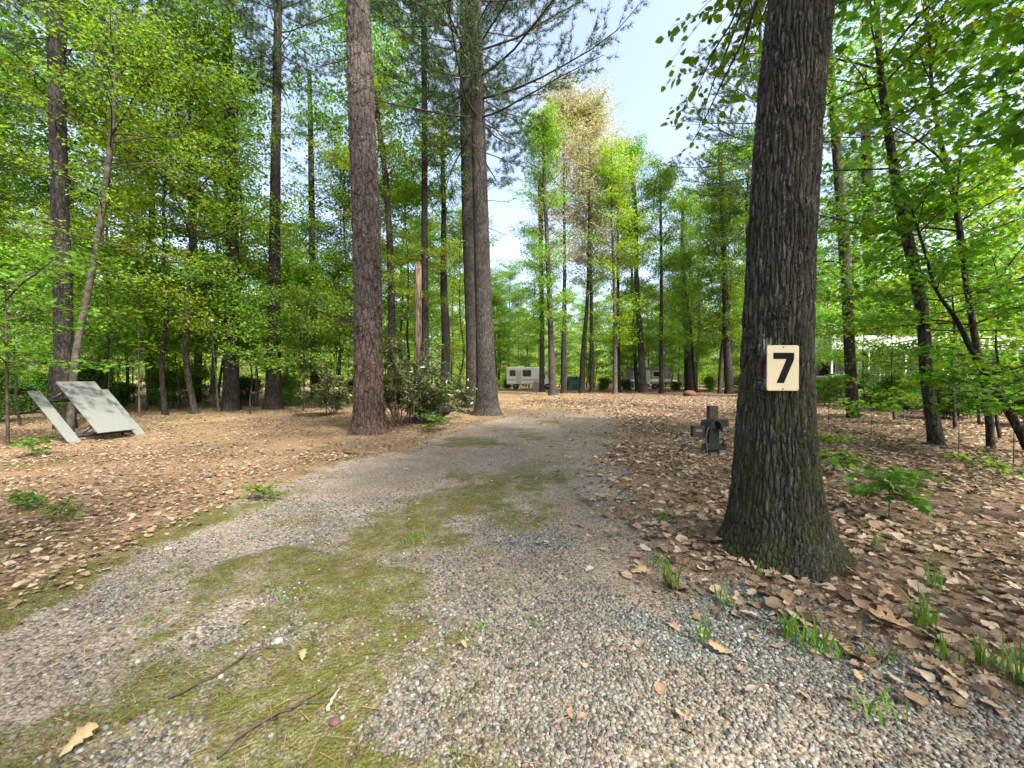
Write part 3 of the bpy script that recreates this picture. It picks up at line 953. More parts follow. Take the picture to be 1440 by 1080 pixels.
def rounded_plate(w, h, rad, t, bev):
    def loop(ins, y):
        o = []
        for cx, cz, a0 in ((w / 2 - rad, h / 2 - rad, 0), (-w / 2 + rad, h / 2 - rad, 90), (-w / 2 + rad, -h / 2 + rad, 180), (w / 2 - rad, -h / 2 + rad, 270)):
            for k in range(7):
                a_ = R(a0 + k * 15); o.append((cx + (rad - ins) * math.cos(a_), y, cz + (rad - ins) * math.sin(a_)))
        return o
    L = [loop(0, t), loop(0, bev), loop(bev, 0)]
    V = np.array(sum(L, [])); n = 28
    F = []
    for i in range(2):
        for k in range(n):
            F.append((i * n + k, (i + 1) * n + k, (i + 1) * n + (k + 1) % n, i * n + (k + 1) % n))
    return V, F, [tuple(range(2 * n, 3 * n))], [tuple(range(n))[::-1]]


def sign_mat():
    m, nt, out = new_mat("cream_plastic")
    v = coords(nt)
    r = ramp(nt, [(0.3, (0.43, 0.37, 0.235)), (0.7, (0.50, 0.43, 0.28))]); nt.links.new(noise(nt, v, 5, 6, .7), r.inputs[0])
    principled(nt, out, r.outputs[0], .38, .4, noise(nt, v, 60, 3), 0, .001, .1)
    return m


V, F, f1, f2 = rounded_plate(sw, sh, .014, .006, .0022)
sign = make_mesh("number_plate", V, [F, f1, f2], sign_mat(), smooth=False)
sign.location = sc_
tag(sign, "cream site number plate with a black 7 screwed to the oak trunk", "sign")
sx, sz = sw / 200, sh / 287
num = [(663, 250), (793, 250), (793, 291), (731, 441), (684, 441), (745, 290), (663, 290)]
V = [((x - 725) * sx, -.0012, -(y - 346.5) * sz) for x, y in num]
Vb = [(x, .001, z) for x, _, z in V]
k = len(V)
mm_ = plain("black_paint", (0.006, 0.006, 0.0065), .8, .1, var=.1)
make_mesh("numeral", np.array(V + Vb), [[tuple(range(k))], [(i, i + k, (i + 1) % k + k, (i + 1) % k) for i in range(k)]], mm_, False, sign)
screw_m = plain("dark_screw", (.05, .045, .04), .4, .5, .7)
for zz in (sh / 2 - .013, -sh / 2 + .013):
    th = np.arange(12) / 12 * 2 * PI
    V = np.concatenate([np.stack([.0055 * np.cos(th), np.full(12, .0), zz + .0055 * np.sin(th)], 1), np.stack([.004 * np.cos(th), np.full(12, -.003), zz + .004 * np.sin(th)], 1)])
    make_mesh("screw", V, [[(i, (i + 1) % 12, (i + 1) % 12 + 12, i + 12) for i in range(12)], [tuple(range(12, 24))]], screw_m, False, sign)

# --- main pine left of the drive
pts = [(520, 612), (519, 560), (518, 490), (517, 400), (515, 300), (510, 200), (507, 100), (503, 0)]
W, rad, base = px_trunk(pts, [47, 44, 42, 41, 41, 39, 37, 35], 9.9, 24, .6)
make_tree("pine_tree", "big scaly barked pine with reddish lower trunk beside the rhododendron", "tree", W, rad, base, "bark_pine", 150, 620,
          PN_(3, 23, 12, 4.2, 14, (9.5, 12, 5)), "needle", None, .42, .55, 5, 5)
# --- twin pines further along
W, rad, base = px_trunk([(686, 584), (684, 540), (680, 430), (676, 300), (672, 150), (668, 0)], [34, 29, 24, 22, 19, 16], 15.0, 23, .6)
make_tree("pine_tree", "right hand trunk of the twin grey pines, standing in front", "tree", W, rad, base, "bark_grey", 90, 420,
          PN_(8, 22, 10.3, 5.4, 13, (7, 10.3, 10), dens=1.2), "needle", "the twin grey pines by the drive", .42, .6, 8)
W, rad, base = px_trunk([(667, 573), (666, 500), (662, 400), (658, 280), (655, 150), (654, 0)], [26, 21, 19, 18, 16, 14], 18.6, 24, .6)
make_tree("pine_tree", "left hand trunk of the twin grey pines, half hidden by its neighbour", "tree", W, rad, base, "bark_grey", 70, 330,
          PN_(9, 23, 13, 4.6, 11, (9, 13, 10)), "needle", "the twin grey pines by the drive", .42, .6, 9)

# --- left forest edge
W, rad, base = px_trunk([(92, 606), (90, 500), (88, 400), (83, 250), (80, 120), (77, 0)], [32, 30, 29, 27, 26, 25], 10.9, 22, .5)
make_tree("pine_tree", "thick dark pine trunk right behind the tipped picnic table", "tree", W, rad, base, "bark_dark", 40, 160, PN_(12, 21, 11, 4, 12, (5, 11, 14)), "needle", None, .25, .5, 12)
W, rad, base = px_trunk([(98, 604), (108, 490), (122, 420), (140, 320), (151, 240), (160, 160), (163, 60)], [13, 12, 11, 10, 9, 7, 5], 10.2, 11, .4)
make_tree("broadleaf_tree", "slim mottled leaning tree crossing the dark pine behind the picnic table", "tree", W, rad, base, "bark_pale", 20, 90, BL_(13, 10.5, 4.2, 2.8, 34, mult=2), "leaf_bright", None, .2, .3, 13)
W, rad, base = px_trunk([(325, 577), (325, 480), (327, 330), (324, 200), (320, 80), (318, 0)], [25, 22, 18, 16, 14, 13], 16.6, 23, .5)
make_tree("pine_tree", "dark pine with ragged dead limbs, left of the stout blackish pine", "tree", W, rad, base, "bark_dark", 32, 150, PN_(14, 22, 14, 3.2, 9, (4.5, 14, 44)), "needle", None, .3, .6, 14)
W, rad, base = px_trunk([(384, 577), (385, 500), (386, 380), (388, 200), (390, 80), (391, 0)], [26, 21, 17, 14, 12, 11], 17.4, 23, .5)
make_tree("pine_tree", "stout blackish pine with bare twiggy limbs high up at the left wood edge", "tree", W, rad, base, "bark_dark", 32, 150, PN_(15, 22, 15, 3.2, 8, (5, 15, 46)), "needle", None, .35, .5, 15)
W, rad, base = px_trunk([(443, 566), (441, 480), (439, 350), (437, 200), (435, 100)], [13, 11, 10, 8, 6], 23, 18, .5)
make_tree("broadleaf_tree", "thin dark trunk standing a little left of the big scaly pine", "tree", W, rad, base, "bark_dark", 16, 80, BL_(16, 17, 4, 3.2, 40), "leaf_bright", None, .3, .5, 16)
W, rad, base = px_trunk([(550, 572), (551, 520), (550, 400), (547, 320), (540, 230), (530, 150)], [12, 11, 10, 9, 8, 6], 19, 16, .5)
make_tree("broadleaf_tree", "grey trunk bending left, close on the right of the big scaly pine", "tree", W, rad, base, "bark_far", 18, 90, BL_(17, 15.5, 5, 3.0, 30), "leaf_yellow", None, .3, .5, 17)
W, rad, base = px_trunk([(598, 578), (598, 450), (597, 300), (597, 150), (596, 0)], [12, 10, 9, 8, 7], 17.5, 21, .5)
make_tree("broadleaf_tree", "straight dark trunk rising just behind the broken tan snag", "tree", W, rad, base, "bark_dark", 18, 100, BL_(18, 20, 4.5, 2.4, 44, ntw=11), "leaf_yellow", None, .3, .5, 18)
W, rad, base = px_trunk([(625, 572), (627, 480), (624, 400), (624, 300), (622, 200)], [14, 12, 10, 7, 5], 19.5, 15, .4)
make_tree("broadleaf_tree", "dark forked tree with crooked bare lower limbs, left of the twin pines", "tree", W, rad, base, "bark_dark", 18, 90, BL_(19, 14.5, 6.5, 3.0, 30, el=(25, 60)), "leaf_bright", None, .3, .5, 19)

# broken snag
root_s = P(588, 590, 13.5)
W, rad, base = px_trunk([(589, 594), (588, 500), (588, 430), (588, 376)], [12, 10, 10, 9.5], 13.2, .5)
W = W[:4]; rad = rad[:4]
snag = empty("dead_snag", base, "pale broken off dead trunk with bark stripped, rising out of the rhododendron", "dead tree")
mb = MB(); trunk_mesh(mb, W - base, rad, 36, 90, .25, .4, 21, .06)
topz = W[-1] - base
for q in range(9):
    a_ = q * .7; d_ = np.array([math.cos(a_), math.sin(a_), 0]) * rad[-1] * .8
    h_ = random.uniform(.08, .35)
    mb.tubes(np.array([[topz + d_ - [0, 0, .1], topz + d_ * .9, topz + d_ * .8 + [0, 0, h_]]]), np.array([[.035, .03, .004]]), 5)
mb.build("trunk", M["bark_snag"], snag)

# --- far side of the clearing and right wood edge: every trunk one can tell apart
far = [
    # label, pixel line, widths, Y, H, bark, crown kind
    ("thin grey trunk just right of the motorhome window, close beside a thicker leaning one", [(762, 549), (762, 450), (761, 350), (760, 250)], [8, 7.5, 7, 6], 42, 24, "bark_far", "yellow"),
    ("leaning grey trunk in front of the motorhome's right end", [(777, 557), (774, 450), (770, 350), (765, 240)], [11, 9, 8, 6.5], 33, 24, "bark_far", "yellow"),
    ("straight dark trunk just right of the motorhome, before the tan crowned tree", [(793, 553), (793, 480), (794, 380), (793, 260)], [9, 8, 6, 4], 37, 29, "bark_dark", "buff"),
    ("dark trunk leaning right, the left one of the pair by the green tarp", [(818, 553), (820, 500), (826, 420), (828, 300)], [9, 8, 6, 3.5], 37, 28, "bark_dark", "buff"),
    ("mottled slim trunk, the right one of the pair by the green tarp", [(832, 551), (832, 470), (831, 380), (830, 250)], [7, 6, 5.5, 4], 40, 28, "bark_far", "buff"),
    ("pale slender trunk standing before the grey camper", [(865, 555), (865, 470), (863, 380), (860, 260)], [7, 6, 5.5, 4.5], 35, 22, "bark_pale", "yellow"),
    ("dark trunk right against the grey camper's left corner", [(870, 551), (869, 450), (869, 350), (868, 260)], [7, 6, 5, 4], 41, 23, "bark_dark", "yellow"),
    ("stout grey trunk before the right half of the grey camper, curving left higher up", [(905, 552), (900, 470), (895, 390), (894, 300), (886, 210)], [12, 9, 8, 6.5, 5], 39, 25, "bark_far", "bright"),
    ("thin twin stemmed trunk between the grey camper's middle and its stout grey neighbour", [(896, 548), (892, 480), (889, 400), (888, 330)], [6, 5, 4.5, 4], 44, 20, "bark_dark", "yellow"),
    ("straight blackish trunk just right of the grey camper", [(930, 553), (930, 460), (930, 380), (929, 300)], [7, 6, 5.5, 5], 37, 22, "bark_dark", "yellow"),
    ("broad brown trunk leaning left, furthest right on the far edge of the clearing", [(971, 547), (967, 480), (963, 430), (960, 330)], [16, 14, 12, 9], 46, 24, "bark_far", "bright"),
    ("thin black trunk leaning against the broad brown one", [(979, 548), (974, 500), (970, 450), (963, 400)], [4, 4, 3.5, 3], 42, 15, "bark_dark", "bright"),
    ("dark trunk close left of the oak, behind the green utility posts", [(1026, 552), (1022, 480), (1018, 350), (1012, 200)], [14, 12, 10, 8], 36, 23, "bark_dark", "bright"),
]
CK = {"bright": ("leaf_bright", 3.9, 3.5), "yellow": ("leaf_yellow", 3.6, 4), "buff": ("leaf_buff", 5.0, 10)}
for i, (lab, p_, w_, Y_, H_, bk, ck) in enumerate(far):
    W, rad, base = px_trunk(p_, [a_ * b_ for a_, b_ in zip(w_, np.linspace(1, .68, len(w_)))], Y_, H_, .4)
    lm, rd, h0 = CK[ck]
    make_tree("broadleaf_tree", lab, "tree", W, rad, base, bk, 14, 60,
              BL_(40 + i, H_ - .5, h0, rd, 62 if ck != "buff" else 84, 12, 13, .15, mult=3, jit=.28, el=(22, 58) if ck != "buff" else (40, 66)), lm, "trunks along the far edge of the clearing", .25, .5, 40 + i)

# --- right wood
W, rad, base = px_trunk([(1064, 557), (1064, 450), (1066, 300), (1068, 150)], [14, 12, 10, 8], 30, 33, .3)
make_tree("pine_tree", "tall dark pine whose crown shows high up just left of the oak", "tree", W, rad, base, "bark_dark", 20, 90, PN_(60, 32, 15, 6.6, 16, (9, 15, 12), needle=.2), "needle", None, .2, .5, 60)
W, rad, base = px_trunk([(1200, 588), (1196, 520), (1190, 400), (1181, 270), (1172, 150), (1164, 40)], [19, 17, 16, 15, 13, 11], 13.6, 17, .4)
make_tree("broadleaf_tree", "grey trunk directly right of the oak, standing nearer than the thick dark stump", "tree", W, rad, base, "bark_far", 24, 110, BL_(61, 16.5, 3.0, 3.2, 44), "leaf_bright", None, .2, .4, 61)
W, rad, base = px_trunk([(1230, 563), (1228, 500), (1224, 400), (1222, 320), (1218, 200)], [34, 28, 20, 17, 15], 25, 22, .3)
make_tree("pine_tree", "thick dark trunk in front of the pale park home, behind the grey trunk", "tree", W, rad, base, "bark_dark", 26, 90, PN_(62, 21, 9, 3.6, 12, (5, 9, 8)), "needle", None, .2, .5, 62)
W, rad, base = px_trunk([(1318, 629), (1304, 540), (1297, 440), (1284, 370), (1268, 300), (1253, 210), (1240, 120)], [25, 20, 20, 19, 17, 14, 11], 8.05, 13, .5)
make_tree("broadleaf_tree", "rough trunk curving left, the nearest sizeable tree right of the oak", "tree", W, rad, base, "bark_far", 40, 200, BL_(63, 12.5, 2.1, 3.3, 44, 12, 12, .095, LEAF_MAPLE, mult=2), "leaf_near", None, .3, .4, 63)
W, rad, base = px_trunk([(1394, 636), (1390, 580), (1372, 480), (1358, 390), (1346, 300), (1328, 220), (1312, 140)], [14, 13, 12, 11, 10, 8, 6], 7.55, 9, .4)
make_tree("broadleaf_tree", "slim greenish stem with broad low leaves, second from the right edge", "tree", W, rad, base, "bark_far", 20, 110, BL_(64, 8.5, 1.2, 2.6, 42, 11, 11, .095, LEAF_MAPLE, mult=2), "leaf_near", None, .2, .3, 64)
W, rad, base = px_trunk([(1452, 640), (1425, 590), (1396, 545), (1370, 500), (1345, 450), (1318, 410)], [20, 17, 14, 11, 9, 6], 7.1, 5.0, .5)
make_tree("broadleaf_tree", "dark stem slanting left at the right edge, forking above the rail", "tree", W, rad, base, "bark_dark", 18, 80, BL_(65, 4.6, 1.3, 2.1, 26, 10, 11, .10, LEAF_MAPLE, mult=2), "leaf_near", None, .2, .3, 65)
# maple just out of the frame on the right: its limbs hang into the picture
base = np.array([5.6, 2.9, gz1(5.6, 2.9)])
W = np.array([[5.6, 2.9, 0], [5.65, 2.95, 3], [5.5, 3.0, 6], [5.6, 3.0, 11]]); rad = np.array([.16, .13, .1, .03])
W[:, 2] += base[2] - .05; b2 = base.copy(); b2[2] = W[0, 2]
make_tree("broadleaf_tree", "near tree beyond the right edge whose yellow green leafy limbs hang in at upper right", "tree", W, rad, b2, "bark_far", 24, 60,
          lambda ax: crown_broadleaf(66, 10, 3.0, 4.0, 50, 14, 13, .11, LEAF_MAPLE, ax, el=(12, 45), mult=3), "leaf_near", None, .25, .4, 66)

# ------------------------------------------------------------------ tree prototypes for the depth of the wood
protos = {}
def proto(kind, seed, H, r0, bark, crown, leafm, wob=.35):
    rr_ = np.random.default_rng(seed)
    z = np.linspace(0, H, 8)
    W = np.stack([np.cumsum(rr_.normal(0, wob * .35, 8)) , np.cumsum(rr_.normal(0, wob * .35, 8)), z], 1); W[:, :2] -= W[0, :2]
    rad = r0 * (1 - .88 * (z / H) ** .8)
    W[0, 2] = -.1
    name = "pine_tree" if leafm == "needle" else "broadleaf_tree"
    root = make_tree(name, "x", "tree", W, rad, np.zeros(3), bark, 11, 36, crown, leafm, None, .3, .4, seed)
    protos.setdefault(kind, []).append(root)

proto("mid", 101, 14, .10, "bark_far", BL_(101, 13.5, 3.4, 3.2, 48, 13, 14, .115, mult=3, jit=.2), "leaf_bright")
proto("mid", 102, 12, .085, "bark_dark", BL_(102, 11.6, 1.8, 3.0, 46, 13, 14, .11, mult=3, jit=.2), "leaf_bright")
proto("mid", 103, 16, .12, "bark_far", BL_(103, 15.5, 4.2, 3.5, 52, 13, 14, .12, mult=3, jit=.2), "leaf_bright")
proto("mid", 104, 13, .09, "bark_dark", BL_(104, 12.5, 2.6, 3.0, 44, 13, 14, .11, mult=3, jit=.2), "leaf_yellow")
proto("tall", 105, 23, .23, "bark_dark", BL_(105, 22.5, 7, 4.2, 60, 13, 13, .15, el=(18, 55), mult=3, jit=.25), "leaf_bright")
proto("tall", 106, 21, .20, "bark_far", BL_(106, 20.5, 5, 3.8, 58, 13, 13, .15, el=(18, 55), mult=3, jit=.25), "leaf_yellow")
proto("low", 107, 6, .04, "bark_far", BL_(107, 5.8, 2.3, 2.2, 30, 12, 11, .10, mult=3, jit=.15), "leaf_bright", .1)
proto("low", 108, 4.5, .03, "bark_dark", BL_(108, 4.3, 1.6, 1.8, 24, 11, 10, .095, mult=2, jit=.14), "leaf_bright", .1)
proto("pine", 109, 22, .22, "bark_dark", PN_(109, 21.5, 10, 3.6, 12, (4, 10, 26)), "needle")

ymin_k = np.array([[-260, 10.5], [60, 13.0], [250, 18.5], [420, 20.5], [540, 23], [640, 30], [700, 53], [960, 53], [1010, 40], [1060, 32], [1130, 29], [1200, 17], [1300, 12], [1420, 9.5], [1700, 8.5]])
placed = []
zones = [(-400, 70, "at the picture's left edge"), (70, 310, "behind the tipped picnic table"), (310, 500, "left of the big scaly pine"),
         (500, 660, "behind the rhododendron"), (660, 760, "behind the motorhome"), (760, 880, "beyond the clearing, right of the motorhome"),
         (880, 1040, "between grey camper and oak"), (1040, 1240, "just right of the oak"), (1240, 1900, "around the pale park home")]
fills = []
rf = np.random.default_rng(2024)


def try_place(kind, u, Y, mind=1.5):
    p = P(u, 533, Y)
    for (x, y) in placed:
        if math.hypot(p[0] - x, p[1] - y) < mind:
            return
    # keep the motorhome, the camper and the park home clear
    if 706 < u < 792 and Y < 56: return
    if 885 < u < 945 and Y < 56: return
    if p[0] > 19 and 21.5 < Y < 34: return
    if 500 < u < 690 and kind == "pine": return
    if 318 < u < 505 and (kind in ("tall", "pine") or (kind == "mid" and Y < 20.5)): return
    if u > 1170 and Y < 33 and kind != "low": return
    placed.append((p[0], p[1]))
    fills.append((kind, u, Y, p[0], p[1]))


tries = 0
while len(fills) < 98 and tries < 4000:
    tries += 1
    u = rf.uniform(-160, 1600)
    y0 = float(np.interp(u, ymin_k[:, 0], ymin_k[:, 1]))
    Y = y0 + rf.exponential(11)
    if Y > 75: continue
    k = rf.choice(["mid", "mid", "mid", "tall", "low", "low", "pine"] if not 690 < u < 960 else ["mid", "mid", "low", "mid"])
    try_place(k, u, Y, 2.0)
for u in (205, 300, 150, 30, 250, 360, 420, 475, 1165, 1260, 1345, 1410):      # low growth along the edge of the wood
    y0 = float(np.interp(u, ymin_k[:, 0], ymin_k[:, 1]))
    try_place("low", u, y0 - rf.uniform(.3, 1.5), .8)

for u, Y in ((232, 14.6), (275, 15.2), (575, 21), (640, 24)):
    try_place("mid", u, Y, .7)
for u, Y in ((352, 15.2), (425, 16.6), (475, 18.6)):
    try_place("low", u, Y, .5)
for kd, u, Y in (("tall", 1012, 38), ("tall", 1052, 31), ("pine", 968, 52), ("mid", 694, 52), ("mid", 703, 59), ("tall", 716, 63), ("mid", 728, 58), ("mid", 744, 61), ("mid", 757, 65), ("low", 738, 53), ("low", 828, 46), ("low", 884, 44.5), ("low", 936, 45.5), ("low", 1216, 18.5)):
    p = P(u, 533, Y); fills.append((kd, u, Y, p[0], p[1]))
for u, Y in ((335, 21), (362, 23.5), (410, 21.5), (440, 25), (480, 23), (505, 26), (390, 28)):
    try_place("mid", u, Y, .8)
adj = {"mid": "leafy mid height tree", "tall": "tall large crowned tree", "low": "low leafy sapling", "pine": "tall dark needled pine"}
ordn = ["first", "second", "third", "fourth", "fifth", "sixth", "seventh", "eighth", "ninth", "tenth", "eleventh", "twelfth", "thirteenth", "fourteenth", "fifteenth", "sixteenth",
        "seventeenth", "eighteenth", "nineteenth", "twentieth", "twenty first", "twenty second", "twenty third", "twenty fourth"]
used = {}
cnt = {}
for zi, (ua, ub, ztxt) in enumerate(zones):
    for kind in ("mid", "tall", "low", "pine"):
        g = sorted([f for f in fills if f[0] == kind and ua <= f[1] < ub], key=lambda f: f[1])
        for q, (kd, u, Y, x, y) in enumerate(g):
            pr_ = protos[kind]; k_ = cnt.get(kind, 0); cnt[kind] = k_ + 1
            src = pr_[k_ % len(pr_)]
            sc = rf.uniform(.85, 1.2); rz = rf.uniform(0, 6.28)
            loc = (x, y, gz1(x, y) - .05)
            lab = f"{adj[kind]} {ztxt}" if len(g) == 1 else (f"{ordn[q]} {adj[kind]} from the left {ztxt}")
            grp = {"mid": "leafy trees in the depth of the wood", "tall": "tall trees in the depth of the wood", "low": "saplings along the wood", "pine": "pines in the depth of the wood"}[kind]
            if id(src) not in used:
                used[id(src)] = 1
                src.location = loc; src.rotation_euler = (0, 0, rz); src.scale = (sc, sc, sc)
                tag(src, lab, None, grp)
            else:
                dup(src, loc, rz, sc, lab, grp)
# unseen trees added behind and right of the camera to shade oak and drive
for k_, (x, y, lab) in enumerate(((8.2, -4.6, "unseen tall leafy tree added for shade, nearest behind the camera on the right"), (4.2, -8.0, "unseen tall leafy tree added for shade, further behind the camera"), (12.5, 0.3, "unseen tall leafy tree added for shade, far out beyond the right edge"))):
    dup(protos["tall"][k_ % 2], (x, y, gz1(x, y)), k_ * 2.0, .85, lab, "tall trees in the depth of the wood")

# far wood closing every gap (one mass)
mbt, mbl = MB(), MB()
n = 170
az = np.linspace(R(-66), R(66), n) + rf.normal(0, .01, n)
dist = rf.uniform(70, 115, n)
tx, ty = np.sin(az) * dist, np.cos(az) * dist
hh = rf.uniform(15, 23, n) * np.where(np.abs(az - .12) < .2, .8, 1.0)
zz = np.linspace(-.2, 1, 6)
mbt.tubes(np.stack([np.stack([tx[i] + np.cumsum(rf.normal(0, .12, 6)), np.full(6, ty[i]), zz * hh[i]], 1) for i in range(n)]), np.stack([rf.uniform(.1, .25) * (1 - .8 * np.clip(zz, 0, 1)) for _ in range(n)]), 6)
wood = mbt.build("far_woods", M["bark_far"])
tag(wood, "distant leafy woods closing the view behind all the nearer trees", "woods", kind="stuff")
m = 900
cz = rf.uniform(.01, 1, (n, m))
rr2 = 4.4 * np.sin(PI * np.clip(.12 + cz * .8, 0, 1)) * rf.uniform(.2, 1, (n, m))
aa = rf.uniform(0, 6.28, (n, m))
pos = np.stack([tx[:, None] + rr2 * np.cos(aa), ty[:, None] + rr2 * np.sin(aa), cz * hh[:, None]], -1).reshape(-1, 3)
# leaf sprays of the far wood
nn = len(pos)
scatter(mbl, pos, rf.uniform(.35, .7, nn), rotz_dir(rf.uniform(0, 6.28, nn), rf.normal(-.1, .4, nn)), np.stack([rf.normal(0, .7, nn), rf.normal(0, .7, nn), np.ones(nn)], 1), LEAF_OVATE)
tag(mbl.build("far_foliage", M["leaf_yellow"], wood, smooth=False), kind="stuff")


# ------------------------------------------------------------------ rhododendron, shrubs, seedlings, grass
def rhododendron(name, label, base, H, Rad, nst, nwh, seed, ls=.13):
    r = np.random.default_rng(seed)
    root = empty(name, base, label, "shrub")
    st, lf = MB(), MB()
    SP, SR, tips = [], [], []
    for i in range(nst):
        az = r.uniform(0, 6.28); e = r.uniform(.75, 1.45); L = H * r.uniform(.6, 1.1)
        s = np.linspace(0, 1, 7); el_ = e - .35 * s + np.cumsum(r.normal(0, .08, 7)); aa_ = az + np.cumsum(r.normal(0, .12, 7))
        p0 = np.array([r.normal(0, .16), r.normal(0, .16), -.03])
        p = p0 + np.concatenate([np.zeros((1, 3)), np.cumsum(rotz_dir(aa_, el_)[:-1] * L / 6, 0)])
        SP.append(p); SR.append(.013 * (1 - .7 * s) + .003)
        for q in range(nwh):
            b0 = p[r.integers(2, 7)]
            d = rotz_dir(r.uniform(0, 6.28), r.normal(.25, .4)); l = r.uniform(.15, .6) * Rad * .6
            e_ = b0 + d * l
            kk = np.linspace(0, 1, 7)[:, None]
            SP.append(b0 + (e_ - b0) * kk + r.normal(0, .012, (7, 3))); SR.append(.005 * (1 - .6 * kk[:, 0]))
            tips.append(e_)
            tips.append(b0 + (e_ - b0) * .6)
    st.tubes(np.array(SP), np.array(SR), 5)
    tips = np.array(tips); tips = tips[tips[:, 2] > .12]
    m = 11
    c = np.repeat(tips, m, 0); n_ = len(c)
    a_ = np.tile(np.arange(m) * 2.4, len(tips)) + r.normal(0, .3, n_)
    scatter(lf, c + r.normal(0, .012, (n_, 3)), ls * r.uniform(.6, 1.15, n_), rotz_dir(a_, r.normal(.1, .45, n_)), np.stack([r.normal(0, .3, n_), r.normal(0, .3, n_), np.ones(n_)], 1), LEAF_LONG)
    st.build("stems", M["shrub_stem"], root); lf.build("foliage", M["leaf_rhodo"], root, smooth=False)
    return root


b = P(562, 602, 11.0); b[2] = gz1(b[0], b[1])
rhododendron("rhododendron", "large rhododendron with glossy long leaves right of the big scaly pine", b, 3.1, 1.45, 20, 10, 5, .18)
b = P(612, 590, 12.4); b[2] = gz1(b[0], b[1])
rhododendron("rhododendron", "smaller rhododendron clump leaning over the dark leaning log", b, 1.9, 1.4, 14, 11, 6, .17)
b = P(650, 572, 16.5); b[2] = gz1(b[0], b[1])
rhododendron("rhododendron", "dim rhododendron clump tucked against the twin pines' left side", b, 2.0, 1.4, 10, 8, 8, .17)
b = P(470, 578, 14.5); b[2] = gz1(b[0], b[1])
rhododendron("rhododendron", "dusky rhododendron clump behind the big scaly pine's left side", b, 1.7, 1.3, 12, 11, 7, .16)


def shrub_proto(seed, H, leafm):
    root = empty("shrub", (0, 0, 0), "x", "shrub", "small leaved bushes in the shade of the wood")
    r = np.random.default_rng(seed)
    br, lf = MB(), MB()
    for s in range(6):
        b1, l1 = crown_broadleaf(seed * 10 + s, H * r.uniform(.7, 1), .15, .75 * H * .6, 13, 10, 10, .065, LEAF_OVATE, None, el=(15, 55), mult=2)
        o = np.array([r.normal(0, .28), r.normal(0, .28), 0])
        for src, dst in ((b1, br), (l1, lf)):
            V = np.concatenate(src.V) + o
            dst.add(V, [np.concatenate(f) for f in src.F.values()])
        br.tubes(np.array([[o + [0, 0, -.05], o + [.02, 0, H * .5], o + [0, .03, H * .95]]]), np.array([[.014, .01, .004]]), 5)
    br.build("stems", M["twig"], root); lf.build("foliage", M[leafm], root, smooth=False)
    return root


sp = [shrub_proto(1, 1.8, "leaf_dark"), shrub_proto(2, 1.3, "leaf_dark"), shrub_proto(3, 1.5, "leaf_bright")]
shr = [(10, 15), (-40, 12), (60, 17), (130, 15.5), (170, 19), (235, 18), (270, 22), (345, 21), (410, 19.5), (455, 22), (500, 24), (540, 25), (595, 27), (640, 33),
       (690, 43), (712, 54), (800, 50), (850, 47), (880, 45), (950, 46), (1000, 42), (1040, 36), (1150, 22), (1185, 20), (1212, 21.3), (1240, 19.8), (1300, 18.6), (1372, 18), (1265, 17), (1345, 13.5), (1420, 15), (1480, 11)]
shr.sort()
for i, (u, Y) in enumerate(shr):
    p = P(u, 533, Y); loc = (p[0], p[1], gz1(p[0], p[1]) - .02)
    z_ = [z for z in zones if z[0] <= u < z[1]][0]
    mates = [s for s in shr if z_[0] <= s[0] < z_[1]]
    q = mates.index((u, Y))
    lab = f"{ordn[q]} small leaved bush from the left {z_[2]}" if len(mates) > 1 else f"small leaved bush {z_[2]}"
    src = sp[i % 3] if not (690 < u < 1000) else sp[1]
    if id(src) not in used:
        used[id(src)] = 1; src.location = loc; tag(src, lab)
    else:
        dup(src, loc, rf.uniform(0, 6.28), rf.uniform(.8, 1.15), lab)


def sapling(name, label, cat, base, H, Rad, nl, seed, leafm, ls=.10, tm=LEAF_MAPLE, stem="twig", h0=None, r0=.01, lean=(0, 0), group=None, ntw=6, nlf=6):
    z = np.linspace(0, H, 6)
    W = np.stack([lean[0] * (z / H) ** 1.3, lean[1] * (z / H) ** 1.3, z], 1); W[0, 2] = -.02
    return make_tree(name, label, cat, W + base, r0 * (1 - .7 * z / H), np.array(base, float), stem, 7, 14,
                     lambda ax: crown_broadleaf(seed, H, h0 or H * .45, Rad, nl, ntw, nlf, ls, tm, ax, el=(10, 45), tilt=.3, mult=1 if H < 2 else 2), leafm, group, 0, .1, seed, 5, 0, "foliage", stem)


def gp(u, v):
    p = G(u, v); p[2] = gz1(p[0], p[1]); return p


b = P(196, 577, 13.5); b[2] = gz1(b[0], b[1])
sapling("sapling", "thin pale stemmed sapling with one bright maple spray, right of the picnic table", "sapling", b, 4.6, 1.5, 12, 301, "leaf_bright", .11, r0=.035, stem="bark_pale", h0=2.2)
b = P(307, 577, 16.2); b[2] = gz1(b[0], b[1])
sapling("sapling", "thin straight sapling stem left of the dead limbed pine", "sapling", b, 5.5, 1.4, 14, 302, "leaf_bright", .10, r0=.045, stem="bark_pale", h0=1.8, lean=(-.5, 0))
b = P(360, 572, 18.5); b[2] = gz1(b[0], b[1])
sapling("sapling", "slim sapling with pale green leaves between the two dead limbed pines", "sapling", b, 2.9, 1.3, 10, 303, "leaf_bright", .11, r0=.03, stem="bark_pale", h0=1.6)
b = P(10, 560, 8.0); b[2] = gz1(b[0], b[1])
sapling("sapling", "bright maple sapling at the left edge, left of the picnic table", "sapling", b, 3.6, 2.2, 18, 304, "leaf_bright", .11, r0=.03, h0=1.6, ntw=9, nlf=8)
b = gp(1172, 676)
sapling("seedling", "bright green maple seedling just right of the oak base", "seedling", b, .28, .2, 6, 311, "leaf_bright", .075, r0=.003)
b = gp(1250, 735)
sapling("seedling", "broad flat topped maple seedling on a dark double stem, right of the oak", "seedling", b, .42, .34, 9, 312, "leaf_bright", .085, r0=.005)
b = gp(1165, 640)
